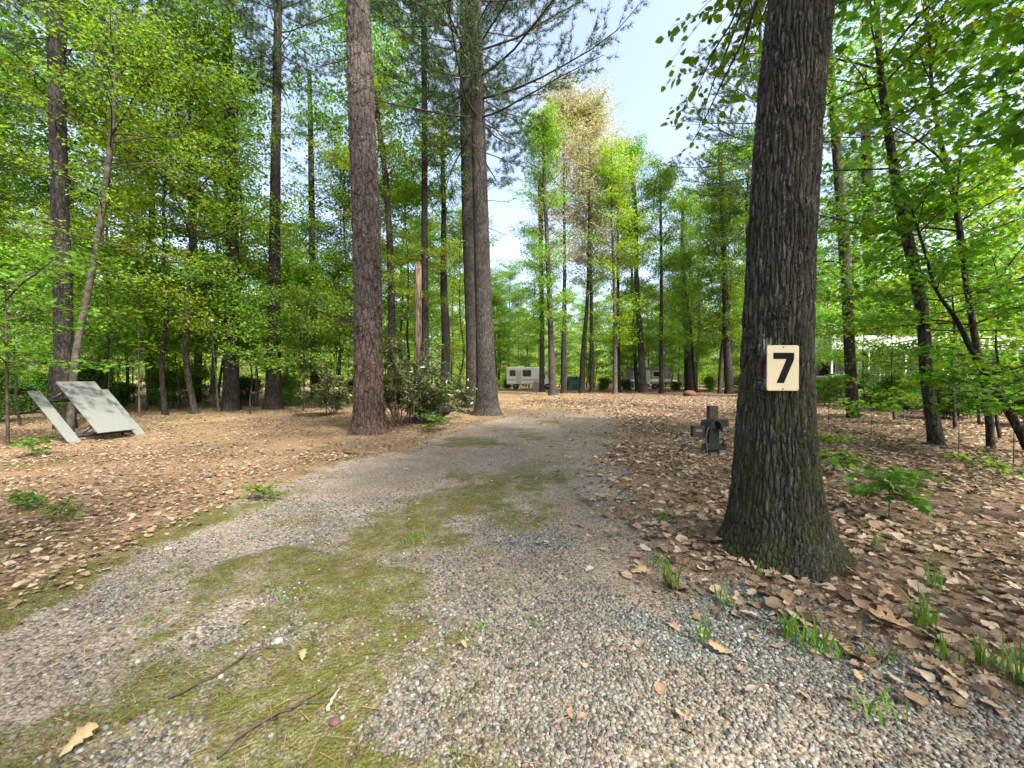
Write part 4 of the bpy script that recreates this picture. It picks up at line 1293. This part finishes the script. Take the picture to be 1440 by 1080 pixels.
sapling("seedling", "pale seedling at the far side of the oak, near the utility posts' level", "seedling", b, .3, .25, 5, 313, "leaf_bright", .075, r0=.003)
b = gp(45, 642)
sapling("seedling", "small leafy seedling below the picnic table's left bench", "seedling", b, .22, .25, 5, 314, "leaf_bright", .08, r0=.003)
b = P(78, 610, 9.1); b[2] = gz1(b[0], b[1])
sapling("seedling", "leafy sprig poking up between picnic table bench and top", "seedling", b, .75, .22, 5, 315, "leaf_bright", .075, r0=.004, h0=.55)
b = gp(372, 705)
sapling("seedling", "tiny pale green sprig on the left rim of the gravel", "seedling", b, .13, .13, 5, 316, "leaf_bright", .045, r0=.002)
b = gp(25, 722)
sapling("seedling", "small sprig among dead leaves at the left edge", "seedling", b, .12, .14, 4, 317, "leaf_bright", .05, r0=.002)
b = gp(85, 735)
sapling("seedling", "tiny green sprig among dead leaves, second from the left edge", "seedling", b, .10, .12, 4, 318, "leaf_bright", .045, r0=.002)
b = P(610, 612, 10.2); b[2] = gz1(b[0], b[1])
sapling("seedling", "low green herb in front of the dark leaning log", "seedling", b, .3, .4, 9, 319, "leaf_bright", .07, r0=.004, h0=.06, ntw=7, nlf=7)
b = gp(1395, 690)
sapling("seedling", "thin seedling with few leaves near the right edge", "seedling", b, .3, .25, 4, 320, "leaf_near", .07, r0=.003)
for (u, v, H_, s_, lab) in ((1348, 640, 1.3, 331, "leggy low maple shoot in front of the rough curving trunk"), (1425, 660, 1.35, 332, "leafy maple shoot low down at the right edge"),
                            (1165, 600, 1.3, 333, "maple shoot with drooping leaves between oak and grey trunk"), (1270, 600, 1.1, 334, "low maple shoot left of the rough curving trunk"), (1225, 612, .9, 335, "short maple shoot in front of the thick dark stump")):
    b = gp(u, v)
    sapling("seedling", lab, "seedling", b, H_, .75, 9, s_, "leaf_near", .12, r0=.007, h0=H_ * .45)


def grass_tuft(label, u, v, n, h, spread, seed, wid=1.0):
    r = np.random.default_rng(seed)
    b = gp(u, v)
    mb = MB()
    for i in range(n):
        az = r.uniform(0, 6.28); L = h * 1.7 * r.uniform(.55, 1.1); bend = r.uniform(.15, .9)
        o = np.array([r.normal(0, spread), r.normal(0, spread), -.008])
        s = np.linspace(0, 1, 5)
        out = np.array([math.cos(az), math.sin(az), 0])
        c = o + out * (L * bend * .5 * s[:, None] ** 2) + np.array([0, 0, 1]) * (L * s * (1 - .25 * bend * s))[:, None]
        wd = r.uniform(.003, .006) * wid * np.array([.8, 1, .95, .6, .06])
        sd = np.array([-out[1], out[0], 0]); sd = sd * math.cos(.8) + out * math.sin(.8)
        V = np.concatenate([c - sd * wd[:, None], c + np.array([0, 0, .0008]), c + sd * wd[:, None]])
        F = [(j + k * 5, j + 1 + k * 5, j + 1 + (k + 1) * 5, j + (k + 1) * 5) for j in range(4) for k in (0, 1)]
        mb.add(V, [np.array(F)])
    ob = mb.build("grass_tuft", M["grass"], smooth=True)
    ob.location = b
    return tag(ob, label, "grass", "grass tufts sprouting at the drive's right edge")


for i, (u, v, n, h, s, lab) in enumerate([
        (945, 828, 26, .15, .03, "dense tall tuft left of the oak's base"), (1017, 850, 12, .11, .03, "thin tuft just left of the oak's front root"),
        (1067, 825, 8, .08, .02, "small pair of blades against the oak's front foot"), (988, 905, 10, .13, .018, "narrow tuft beside the lobed tan leaf"),
        (1105, 900, 14, .14, .018, "upright blade bunch below the oak's front foot"), (1142, 915, 26, .12, .035, "wide dark tuft right of the upright bunch"),
        (1240, 940, 8, .08, .03, "scattered blades below the big curled leaf"), (1300, 890, 22, .15, .025, "bushy tuft behind the big curled leaf"),
        (1312, 835, 10, .12, .02, "slim tuft in leaves, above the bushy one"), (1325, 935, 12, .10, .03, "low tuft left of the brown bark chunk"),
        (1384, 950, 16, .11, .03, "tuft right of the brown bark chunk"), (1432, 975, 14, .14, .02, "tall blades at the right picture edge"),
        (1228, 1000, 16, .07, .04, "broad leaved low tuft in gravel at lower right"), (936, 745, 14, .12, .035, "sparse tuft among leaves left of the oak, upslope"),
        (1229, 782, 8, .10, .018, "small tuft just right of the oak's right root"), (1120, 760, 5, .05, .02, "few blades at the oak's foot under the bark"),
        (925, 800, 10, .10, .03, "thin grass next to the dense tall tuft"), (1180, 930, 8, .08, .025, "low blades between wide dark tuft and curled leaf"),
        (755, 880, 12, .05, .03, "tiny grass sprout in mid gravel"), (680, 885, 10, .045, .02, "tiny grass sprout in gravel, left one"),
        (585, 765, 26, .06, .06, "low bright tuft at the moss strip's right side"), (235, 870, 14, .05, .06, "short grass patch on the left wheel track"),
        (640, 1070, 8, .05, .02, "sprout at the bottom edge in gravel"), (410, 845, 18, .05, .05, "short bright grass in the middle of the moss")]):
    grass_tuft("grass tuft, " + lab, u, v, n, h, s, 500 + i, 1.0 if h > .06 else .7)


def single_leaf(label, u, v, size, az, tilt, tm, seed):
    b = gp(u, v)
    mb = MB()
    scatter(mb, np.array([[0, 0, .02]]), np.array([size]), rotz_dir(np.array([az]), np.array([tilt])), np.array([[.15, -.25, 1.0]]), tm)
    ob = mb.build("fallen_leaf", M["litter_tan"]); ob.location = b
    md = ob.modifiers.new("t", "SOLIDIFY"); md.thickness = .0012
    return tag(ob, label, "leaf", "single tan leaves on the gravel")


single_leaf("lobed tan oak leaf lying flat on the gravel below the oak", 1030, 925, .11, 2.5, .1, oak_leaf_template(50), 1)
single_leaf("big curled tan leaf with broad lobes at lower right", 1285, 897, .19, 2.6, .12, oak_leaf_template(51), 2)
single_leaf("small crumpled yellowish leaf in the gravel at lower right", 1212, 968, .065, 1.2, .2, oak_leaf_template(52), 3)
single_leaf("tan leaf cut by the bottom edge at lower left", 82, 1078, .11, 1.3, .35, oak_leaf_template(53), 4)
single_leaf("small orange leaf in the gravel near the middle", 656, 920, .05, 2.2, .25, oak_leaf_template(54), 5)
single_leaf("pale wide leaf among gravel left of the oak", 885, 808, .14, .1, .08, oak_leaf_template(55), 6)
single_leaf("pale leaf lying behind the big curled leaf", 1265, 850, .15, 2.9, .1, oak_leaf_template(56), 7)
single_leaf("reddish leaf on the moss beside the forked twig", 425, 938, .07, 2.0, .15, oak_leaf_template(57), 8)


def stick(name, label, cat, segs, r0, mat, z=.012):
    """segs: list of pixel polylines on the ground; the first is the main stem"""
    b = gp(*segs[0][0])
    mb = MB()
    for i, s in enumerate(segs):
        pts_ = []
        for j, (u, v) in enumerate(s):
            p = gp(u, v); p[2] += z + .012 * (j % 2) * (i + 1)
            pts_.append(p - b)
        pts_ = spline(np.array(pts_), 14) + np.random.default_rng(i + int(segs[0][0][0])).normal(0, .0035, (14, 3))
        rr_ = r0 * (.6 ** min(i, 2)) * np.linspace(1, .35, 14)
        mb.tubes(pts_[None], rr_[None], 7, cap=True)
    ob = mb.build(name, mat); ob.location = b
    return tag(ob, label, cat, "twigs lying on the drive" if name == "twig" else None)


stick("twig", "long dark twig slanting across the moss at lower left", "twig", [[(305, 1075), (350, 1040), (400, 1008), (465, 975)], [(400, 1008), (435, 1002), (470, 1000)], [(385, 1018), (392, 1040)]], .006, M["twig"])
stick("twig", "forked dark twig lying on the moss above the long one", "twig", [[(238, 990), (280, 972), (330, 940), (352, 921), (410, 919)], [(330, 940), (345, 935), (358, 945)], [(345, 925), (330, 922), (312, 926)], [(352, 930), (362, 940)]], .005, M["twig"])
stick("twig", "short pale stick right of the long dark twig", "twig", [[(462, 1008), (470, 990), (480, 970)]], .008, M["twig_pale"])
stick("twig", "brown stick on the gravel in front of the big pine", "twig", [[(484, 640), (505, 643), (526, 641)]], .022, M["twig"], .02)
stick("twig", "thin dark twig in the pale gravel near the middle", "twig", [[(724, 676), (738, 675), (750, 676)]], .008, M["twig"])
stick("twig", "thin straight twig in the gravel at bottom", "twig", [[(500, 1072), (515, 1050), (528, 1036)]], .004, M["twig"])
stick("twig", "fine twig on gravel below the small orange leaf", "twig", [[(596, 985), (612, 967), (618, 955)]], .003, M["twig"])
stick("twig", "dark root like twig lying along the oak's front foot", "twig", [[(1098, 838), (1140, 842), (1205, 840)], [(1130, 841), (1165, 850), (1180, 852)]], .005, M["twig"])
stick("twig", "dead branch lying in leaves before the dark fallen log", "twig", [[(1262, 640), (1290, 622), (1330, 606)], [(1285, 625), (1300, 610), (1304, 600)]], .014, M["twig"], .05)


def chunk(name, label, cat, u, v, s, mat, seed):
    r = np.random.default_rng(seed)
    b = gp(u, v)
    th = np.arange(14) / 14 * 2 * PI; ph = np.linspace(0, PI, 9)
    V = np.array([[math.sin(p) * math.cos(t), math.sin(p) * math.sin(t), math.cos(p)] for p in ph for t in th])
    nz = fbm(V[:, 0] * 1.6 + 5, V[:, 1] * 1.6 + V[:, 2] * 1.3, seed)
    V = V * (0.7 + .6 * nz)[:, None] * np.array(s) + np.array([0, 0, s[2] * .45])
    F = [(i * 14 + j, (i + 1) * 14 + j, (i + 1) * 14 + (j + 1) % 14, i * 14 + (j + 1) % 14) for i in range(8) for j in range(14)]
    ob = make_mesh(name, V, [F], mat); ob.location = b; ob.rotation_euler = (0, 0, r.uniform(0, 3))
    return tag(ob, label, cat)


bark_c = plain("bark_chunk", (0.13, 0.095, 0.055), .9, .1, scale=30, bump=.8)
chunk("bark_chunk", "brown rounded chunk of bark at lower right between grass tufts", "bark", 1342, 942, (.055, .035, .028), bark_c, 2)
chunk("mushroom_cap", "dark red brown cap shaped lump on the moss at lower left", "mushroom", 470, 1022, (.022, .02, .014), plain("dark_red_brown", (.09, .045, .045), .7, .2, scale=40), 3)
chunk("stone", "single rounded pale stone on the gravel before the twin pines", "stone", 690, 565, (.16, .13, .10), plain("dark_stone", (.10, .09, .08), .9, .1), 4)
chunk("stone", "small pale cobble in the moss at left", "stone", 392, 905, (.018, .02, .014), plain("pale_stone", (.42, .38, .32), .7, .2), 5)
chunk("tree_stump", "low rotten stump in the leaves beyond the utility posts", "stump", 970, 557, (.55, .5, .32), plain("rotten_wood", (.12, .06, .035), .95, .1, scale=9, bump=1), 6)

# leaning dark log by the rhododendron
b = P(588, 598, 11.6); b[2] = gz1(b[0], b[1])
e = P(632, 576, 11.2)
lg = MB()
v0 = np.array([0, 0, .02]); v1 = e - b
pl = spline(np.array([v0, v1 * .35 + [0, 0, .02], v1 * .7, v1]), 26)
lg.tubes(pl[None], np.linspace(.17, .10, 26)[None] * (1 + .12 * np.sin(np.arange(26) * 1.7))[None], 18, cap=True)
o = lg.build("leaning_log", M["bark_dark"]); o.location = b
tag(o, "dark broken log slanting up to the right out of the rhododendron's foot", "log")
b = P(586, 598, 11.9); b[2] = gz1(b[0], b[1])
mb = MB(); trunk_mesh(mb, np.array([[0, 0, -.05], [.02, 0, .4], [.05, .02, .9], [.06, .03, 1.25]]), np.array([.24, .20, .18, .16]), 30, 50, .4, .4, 77, .1)
o = mb.build("tree_stump", M["bark_dark"]); o.location = b
tag(o, "upright black rotting stump inside the rhododendron beside the slanting log", "stump")
# dark fallen log at right
p0 = P(1238, 578, 18.0); p0[2] = gz1(p0[0], p0[1]) + .16
p1 = P(1292, 574, 17.0); p1[2] = gz1(p1[0], p1[1]) + .22
lg = MB(); k_ = np.linspace(0, 1, 24)[:, None]
lg.tubes(((p1 - p0) * k_ + np.random.default_rng(3).normal(0, .015, (24, 3)))[None], np.linspace(.22, .17, 24)[None], 16, cap=True)
o = lg.build("fallen_log", M["bark_dark"]); o.location = p0
tag(o, "dark fallen log lying in the leaves right of the thick dark stump", "log")

# ------------------------------------------------------------------ picnic table stood on its end against the pine
def weathered_plank(name, along, c0=(.118, .124, .114), c1=(.128, .134, .123)):
    m, nt, out = new_mat(name)
    v = coords(nt, (1, 1, 1))
    mp = nt.nodes.new("ShaderNodeMapping"); mp.inputs["Scale"].default_value = (9, 1.2, 9); nt.links.new(v, mp.inputs[0])
    g_ = noise(nt, mp.outputs[0], 6, 6, .7)
    st_ = noise(nt, v, 3.2, 6, .7)
    s = math_n(nt, "ADD", math_n(nt, "MULTIPLY", g_, .35), math_n(nt, "MULTIPLY", st_, .65))
    r = ramp(nt, [(0.28, tuple(x * .92 for x in c0)), (0.42, c0), (0.56, c1), (0.75, tuple(x * 1.04 for x in c1))])
    nt.links.new(s, r.inputs[0])
    principled(nt, out, r.outputs[0], .55, .35, g_, 0, .003, .5)
    return m


plank = weathered_plank("weathered_plank", 1)
tmet = plain("table_frame_steel", (.05, .045, .042), .55, .4, .6)
S_ = .946
org = CAM + (np.array([-9.6224, 9.4358, .1351]) - CAM) * S_
yaw, tilt = 1.35307, .727892
ta = np.array([math.cos(yaw), math.sin(yaw), 0]); tb = np.array([-math.sin(yaw), math.cos(yaw), 0])
tu = math.cos(tilt) * tb + math.sin(tilt) * np.array([0, 0, 1.0]); tn = np.cross(ta, tu)
tabw, tabl, off_, bw_, gap_ = .743 * S_, 1.813 * S_, .288 * S_, .2175 * S_, .1717 * S_
# local frame: x across, y along, z normal of the top
table = empty("picnic_table", org, "grey weathered picnic table stood on end against the dark pine at left", "picnic table")
table.rotation_euler = Matrix(np.stack([ta, tu, tn], 1).tolist()).to_euler()


def tbox(name, c, s, mat, bev=.006):
    mb = MB().box(c, s); o = mb.build(name, mat, table, smooth=False)
    bv = o.modifiers.new("b", "BEVEL"); bv.width = bev; bv.segments = 2
    return o


tbox("tabletop", (0, tabl / 2, -.015), (tabw, tabl, .03), plank, .004)
for s in (-1, 1):
    tbox("bench_seat", (s * (tabw / 2 + gap_ + bw_ / 2), tabl / 2, -off_ - .015), (bw_, tabl, .03), plank, .004)
for yy in (.28, tabl - .28):
    wtot = tabw + 2 * gap_ + 2 * bw_
    mb = MB()
    mb.box((0, yy, -off_ - .07), (wtot - .02, .05, .05))
    mb.box((0, yy, -.065), (tabw - .06, .05, .04))
    o = mb.build("cross_rail", tmet, table, False)
    for s in (-1, 1):
        tp0 = np.array([s * .22, yy + .055, -.05]); tp1 = np.array([s * .58, yy + .055, -.70])
        MB().tubes(np.array([[tp0, (tp0 + tp1) / 2, tp1]]), np.array([[.03, .03, .03]]), 10, cap=True).build("leg", tmet, table)
MB().box((0, tabl - .55, -.24), (.04, .62, .04), np.array([[1, 0, 0], [0, .9, -.44], [0, .44, .9]])).build("brace", tmet, table, False)

# ------------------------------------------------------------------ utility posts (two wooden posts with crossbars, pipe and outlet box)
pw = plain("green_stained_wood", (.022, .028, .020), .85, .15, scale=14, bump=.8)
pwd = plain("dark_post_end", (.06, .05, .04), .9, .1, scale=14, bump=.8)
metal_g = plain("grey_galvanised", (.09, .09, .09), .5, .4, .5)
UY = 7.0
ub = P(1004, 645, UY); ub[2] = gz1(ub[0], ub[1])


def upost(u0, u1, v0, v1, Y, dep):
    a_ = P(u0, v0, Y); b_ = P(u1, v1, Y)
    return [(a_[0] + b_[0]) / 2, Y + dep / 2, (a_[2] + b_[2]) / 2], [abs(b_[0] - a_[0]), dep, abs(a_[2] - b_[2])]


def ubox(name, u0, u1, v0, v1, Y, dep, mat, root):
    c, s = upost(u0, u1, v0, v1, Y, dep)
    c = np.array(c) - np.array(root.location)
    o = MB().box(c, s).build(name, mat, root, False)
    bv = o.modifiers.new("b", "BEVEL"); bv.width = .008; bv.segments = 2
    return o


bk = empty("utility_post", (ub[0] + .1, UY + .5, ub[2]), "taller back post of the dark green utility stand, left of the oak", "post")
ubox("post", 998, 1010, 571, 640, UY + .42, .13, pwd, bk)
ubox("crossbar", 987, 1025, 590, 600, UY + .38, .035, pw, bk)
fr_ = empty("utility_post", (ub[0], UY, ub[2]), "shorter front post of the utility stand with a hooded outlet, left of the oak", "post")
ubox("post", 997, 1011.5, 604, 648, UY, .14, pw, fr_)
ubox("crossbar", 988, 1022, 624, 633, UY - .045, .04, pw, fr_)
ob = ubox("outlet_box", 975, 992, 599, 615, UY - .02, .12, plain("dark_box", (.035, .032, .028), .6, .3), fr_)
c, s = upost(979, 988, 604, 607, UY - .024, .004)
MB().box(np.array(c) - np.array(fr_.location), s).build("cover", plain("pale_tag", (.16, .165, .16), .5), ob, False)
# hood: half round cap sloping over the front post
hw = 11 / F_PX * UY
hc = P(1004, 606, UY)
hv = []
for j, yy in enumerate((-.10, .17)):
    for k in range(11):
        a_ = PI * k / 10
        hv.append((math.cos(a_) * hw * (.82 if j == 0 else 1), yy, math.sin(a_) * hw * 1.55 + .0))
hv = np.array(hv)
inner = hv * [.88, 1, .88]
V = np.concatenate([hv, inner]) + (hc - np.array(fr_.location))
F = [(k, k + 1, k + 12, k + 11) for k in range(10)] + [(22 + k, 33 + k, 34 + k, 23 + k) for k in range(10)] + [(k, 22 + k, 23 + k, k + 1) for k in range(10)] + [(11 + k, 12 + k, 34 + k, 33 + k) for k in range(10)]
make_mesh("hood", V, [F, ], plain("dark_grey_hood", (.028, .028, .030), .7, .2), False, fr_)
hp = np.array(fr_.location)
pp = np.array([P(994.5, 640, UY - .06) - hp, P(994.5, 606, UY - .06) - hp, P(996, 602, UY - .06) - hp, P(999, 600.5, UY - .05) - hp])
MB().tubes(spline(pp, 20)[None], np.full((1, 20), .014), 8, cap=True).build("pipe", metal_g, fr_)
sp_ = P(1014, 605, UY - .03) - hp
MB().tubes(np.array([[sp_ + [-.05, 0, 0], sp_, sp_ + [.07, -.02, 0], sp_ + [.10, -.03, -.05]]]), np.array([[.018, .02, .018, .016]]), 10, cap=True).build("spigot", metal_g, fr_)
sp_ = P(1015, 616, UY - .03) - hp
MB().tubes(np.array([[sp_, sp_ + [.035, -.02, -.05], sp_ + [.0, -.03, -.10], sp_ + [.04, -.02, -.14]]]), np.array([[.012, .012, .012, .010]]), 8, cap=True).build("cable", mm_, fr_)

# ------------------------------------------------------------------ motorhome, camper, tarp, park home
white = plain("white_gelcoat", (.60, .60, .56), .35, .4, var=.1, scale=1.2)
tan_p = plain("tan_panel", (.42, .38, .30), .5, .3, var=.15)
glass = plain("dark_glass", (.012, .014, .016), .12, .6, var=.2)
rubber = plain("black_rubber", (.02, .02, .02), .8, .2)
grey_p = plain("grey_siding", (.20, .19, .175), .6, .3, var=.2)


def lbox(name, c, s, mat, root, bev=.05, rot=None):
    o = MB().box(c, s, rot).build(name, mat, root, False)
    if bev:
        bv = o.modifiers.new("b", "BEVEL"); bv.width = bev; bv.segments = 3
    return o


def wheel(root, c, r, w=.25):
    y = np.array([[c[0], c[1] - w / 2, c[2]], [c[0], c[1] + w / 2, c[2]]])
    o = MB().tubes(np.stack([y])[:, [0, 0, 1, 1]] + np.array([[[0, 0, 0], [0, .001, 0], [0, -.001, 0], [0, 0, 0]]]), np.array([[r * .8, r, r, r * .8]]), 20, cap=True).build("wheel", rubber, root)
    y2 = y + np.array([[0, -.012, 0], [0, .012, 0]])
    MB().tubes(np.stack([y2]), np.array([[r * .5, r * .5]]), 14, cap=True).build("rim", metal_g, o)


mp_ = P(742, 549, 49); mp_[2] = gz1(mp_[0], mp_[1])
rv = empty("motorhome", mp_, "white motorhome with cab overhang parked across the far end of the clearing", "motorhome")
# side on, nose to the right; x along, y toward the back
lbox("body", (-.55, 1.1, 1.75), (4.2, 2.2, 2.2), white, rv, .12)
lbox("cab_overhang", (1.95, 1.1, 2.5), (1.1, 2.1, .72), white, rv, .2)
cabV = [(1.56, 1.1), (3.25, 1.1), (3.35, .75), (1.56, .45)]
mb = MB()
prof = [(1.552, .45), (3.35, .45), (3.35, 1.05), (2.75, 1.15), (2.2, 2.1), (1.552, 2.13)]
V = [(x, .15, z) for x, z in prof] + [(x, 2.05, z) for x, z in prof]
k = len(prof)
make_mesh("cab", np.array(V), [[tuple(range(k))[::-1], tuple(range(k, 2 * k))], [(i, (i + 1) % k, (i + 1) % k + k, i + k) for i in range(k)]], white, False, rv)
dx, dz = 2.2 - 2.75, 2.1 - 1.15
lbox("windshield", (2.475 + .012, 1.1, 1.63 + .006), (.02, 1.7, 1.0), glass, rv, 0, np.array([[.866, 0, -.5], [0, 1, 0], [.5, 0, .866]]))
lbox("cab_window", (1.95, .142, 1.65), (.55, .02, .6), glass, rv, 0)
w = lbox("window", (-.1, -.008, 2.05), (1.0, .02, .75), glass, rv, 0)
lbox("frame", (-.1, -.004, 2.05), (1.1, .015, .85), grey_p, w, 0)
w = lbox("window", (-1.9, -.008, 2.05), (.7, .02, .7), glass, rv, 0)
lbox("frame", (-1.9, -.004, 2.05), (.8, .015, .8), grey_p, w, 0)
d_ = lbox("door", (-1.12, -.01, 1.55), (.62, .025, 1.7), tan_p, rv, 0)
lbox("handle", (-.88, -.03, 1.5), (.06, .03, .1), rubber, d_, 0)
lbox("stripe", (-.55, -.006, 1.22), (4.0, .012, .22), tan_p, rv, 0)
lbox("bumper", (3.42, 1.1, .52), (.12, 2.0, .22), grey_p, rv, .03)
lbox("roof_vent", (-.8, 1.0, 2.93), (.7, .7, .16), white, rv, .04)
for xx in (-1.5, 2.5):
    for yy in (.2, 1.95):
        wheel(rv, (xx, yy, .38), .38)
bd = P(755, 549, 47.5); bd[2] = gz1(bd[0], bd[1])
o = MB().box((0, 0, .42), (1.1, .05, .95), np.array([[.9, 0, .44], [0, 1, 0], [-.44, 0, .9]])).build("leaning_board", grey_p, None, False); o.location = bd
tag(o, "pale grey board leaning askew in front of the motorhome", "board")

cp = P(915, 549, 50); cp[2] = gz1(cp[0], cp[1])
cam_ = empty("camper_trailer", cp, "dull grey camper trailer half hidden behind trunks at the far right of the clearing", "camper")
lbox("body", (0, 1.2, 1.75), (5.4, 2.3, 2.1), grey_p, cam_, .15)
lbox("roof", (0, 1.2, 2.86), (5.5, 2.4, .14), plain("camper_roof", (.3, .29, .27), .6), cam_, .05)
for xx in (-1.6, .9):
    w = lbox("window", (xx, .04, 2.0), (1.1, .02, .65), glass, cam_, 0)
    lbox("frame", (xx, .046, 2.0), (1.22, .015, .77), white, w, 0)
lbox("stripe", (0, .045, 1.2), (5.2, .015, .3), white, cam_, 0)
d_ = lbox("door", (-.4, .04, 1.62), (.65, .025, 1.75), white, cam_, 0)
lbox("handle", (-.16, .015, 1.55), (.06, .03, .1), rubber, d_, 0)
for xx in (.6, 1.45):
    wheel(cam_, (xx, .25, .36), .36)
lbox("hitch", (-3.2, 1.2, .55), (1.1, .12, .1), rubber, cam_, 0)
tp = P(808, 549, 50); tp[2] = gz1(tp[0], tp[1])
V = np.array([(x * (.95 - .1 * z), y * (.9 - .1 * z), z * 1.0 + .0) for z in (0, .6, 1.2, 1.75) for x, y in ((-1, -1), (-.4, -1.08), (.4, -1.03), (1, -1), (1.06, 0), (1, 1), (0, 1.05), (-1, 1), (-1.05, 0))], float)
V += np.random.default_rng(5).normal(0, .05, V.shape)
F = [(i * 9 + j, i * 9 + (j + 1) % 9, (i + 1) * 9 + (j + 1) % 9, (i + 1) * 9 + j) for i in range(3) for j in range(9)]
o = make_mesh("tarp_covered_pile", V, [F, [tuple(range(27, 36))]], plain("green_tarp", (.03, .075, .055), .5, .3), False); o.location = tp
tag(o, "teal green tarp draped over a pile right of the motorhome", "tarp")

# park home at right
hp_ = np.array([20.5, 25.0, 0.0]); hp_[2] = gz1(21, 25)
home = empty("park_home", hp_, "pale park home with white roof band, dark porch and railing behind the right hand trees", "house")
L_ = 17.0
pale_w = plain("pale_siding", (.46, .46, .43), .6, .3, var=.08)
conc = plain("pale_skirting", (.24, .235, .215), .8, .2, var=.15)
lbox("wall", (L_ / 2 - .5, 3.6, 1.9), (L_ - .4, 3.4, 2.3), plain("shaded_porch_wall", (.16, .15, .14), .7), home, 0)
lbox("roof_band", (L_ / 2 - .5, 2.2, 3.55), (L_ + .6, 6.6, .75), pale_w, home, .05)
lbox("roof", (L_ / 2 - .5, 2.2, 4.0), (L_ + .2, 6.2, .16), plain("grey_roofing", (.28, .28, .27), .8), home, .03)
lbox("porch_deck", (L_ / 2 - .5, .4, .68), (L_ - .2, 2.9, .16), conc, home, .02)
lbox("skirting", (L_ / 2 - .5, -.98, .29), (L_ - .3, .08, .60), conc, home, 0)
for i in range(8):
    lbox("porch_post", (-.6 + i * 2.3, -.85, 1.97), (.10, .10, 2.42), pale_w, home, .008)
for i, (x0, x1) in enumerate(((-.55, 1.65), (1.75, 3.95), (6.35, 8.55), (8.65, 10.85), (10.95, 13.1))):
    mb = MB()
    mb.box(((x0 + x1) / 2, -.85, 1.66), (x1 - x0, .06, .07)); mb.box(((x0 + x1) / 2, -.85, .88), (x1 - x0, .05, .05))
    for k in range(15):
        mb.box((x0 + (x1 - x0) * (k + .5) / 15, -.85, 1.27), (.03, .03, .73))
    mb.build("railing", pale_w, home, False)
for xx in (1.2, 5.0, 9.4, 13.0):
    w = lbox("window", (xx, 1.885, 2.1), (1.4, .03, 1.0), glass, home, 0)
    lbox("frame", (xx, 1.892, 2.1), (1.56, .02, 1.16), pale_w, w, 0)
d_ = lbox("door", (3.3, 1.885, 1.75), (.9, .04, 1.95), pale_w, home, 0)
lbox("handle", (3.62, 1.85, 1.72), (.06, .06, .12), rubber, d_, 0)
# black kettle grill standing by the skirting
gb = P(1378, 556, 15.5); gb[2] = gz1(gb[0], gb[1])
grill = empty("kettle_grill", gb, "small black kettle grill on legs low behind the slim greenish stem", "grill")
th = np.arange(18) / 18 * 2 * PI
V, F = [], []
prof = [(.05, .42), (.2, .46), (.28, .56), (.30, .66), (.28, .76), (.2, .86), (.05, .91)]
V = np.array([(r_ * math.cos(t), r_ * math.sin(t), z) for r_, z in prof for t in th])
F = [(i * 18 + j, i * 18 + (j + 1) % 18, (i + 1) * 18 + (j + 1) % 18, (i + 1) * 18 + j) for i in range(6) for j in range(18)]
make_mesh("bowl", V, [F, [tuple(range(18))[::-1], tuple(range(108, 126))]], rubber, True, grill)
for k in range(3):
    a_ = k * 2.1
    MB().tubes(np.array([[[.15 * math.cos(a_), .15 * math.sin(a_), .5], [.3 * math.cos(a_), .3 * math.sin(a_), 0]]]), np.array([[.012, .012]]), 6).build("leg", rubber, grill)

# ------------------------------------------------------------------ light
SUN_AZ, SUN_EL = R(140), R(50)      # azimuth from +Y toward +X
w = bpy.data.worlds.new("World"); scene.world = w; w.use_nodes = True
nt = w.node_tree
bg = nt.nodes["Background"]
sky = nt.nodes.new("ShaderNodeTexSky"); sky.sky_type = "NISHITA"; sky.sun_disc = False
sky.sun_elevation = SUN_EL; sky.sun_rotation = SUN_AZ
sky.air_density = 1.0; sky.dust_density = 5.0; sky.ozone_density = 1.6
hs_ = nt.nodes.new("ShaderNodeHueSaturation"); hs_.inputs["Saturation"].default_value = .78
nt.links.new(sky.outputs[0], hs_.inputs["Color"]); nt.links.new(hs_.outputs[0], bg.inputs[0]); bg.inputs[1].default_value = 0.14
sd = bpy.data.lights.new("sun", "SUN"); sd.energy = 3.1; sd.angle = R(4); sd.color = (1, .95, .86)
so = bpy.data.objects.new("sun", sd); col.objects.link(so)
dvec = Vector((math.sin(SUN_AZ) * math.cos(SUN_EL), math.cos(SUN_AZ) * math.cos(SUN_EL), math.sin(SUN_EL)))
so.rotation_euler = dvec.to_track_quat("Z", "Y").to_euler()
so.location = (10, -5, 30)

scene.view_settings.view_transform = "Standard"
scene.view_settings.look = "None"
scene.view_settings.exposure = 1.98
scene.view_settings.gamma = 1.0
cy = scene.cycles
cy.max_bounces = 7; cy.diffuse_bounces = 4; cy.glossy_bounces = 2; cy.transmission_bounces = 4; cy.transparent_max_bounces = 4
cy.caustics_reflective = False; cy.caustics_refractive = False
cy.use_denoising = True
cy.use_adaptive_sampling = True
cy.sample_clamp_indirect = 4.0
scene.render.use_persistent_data = False
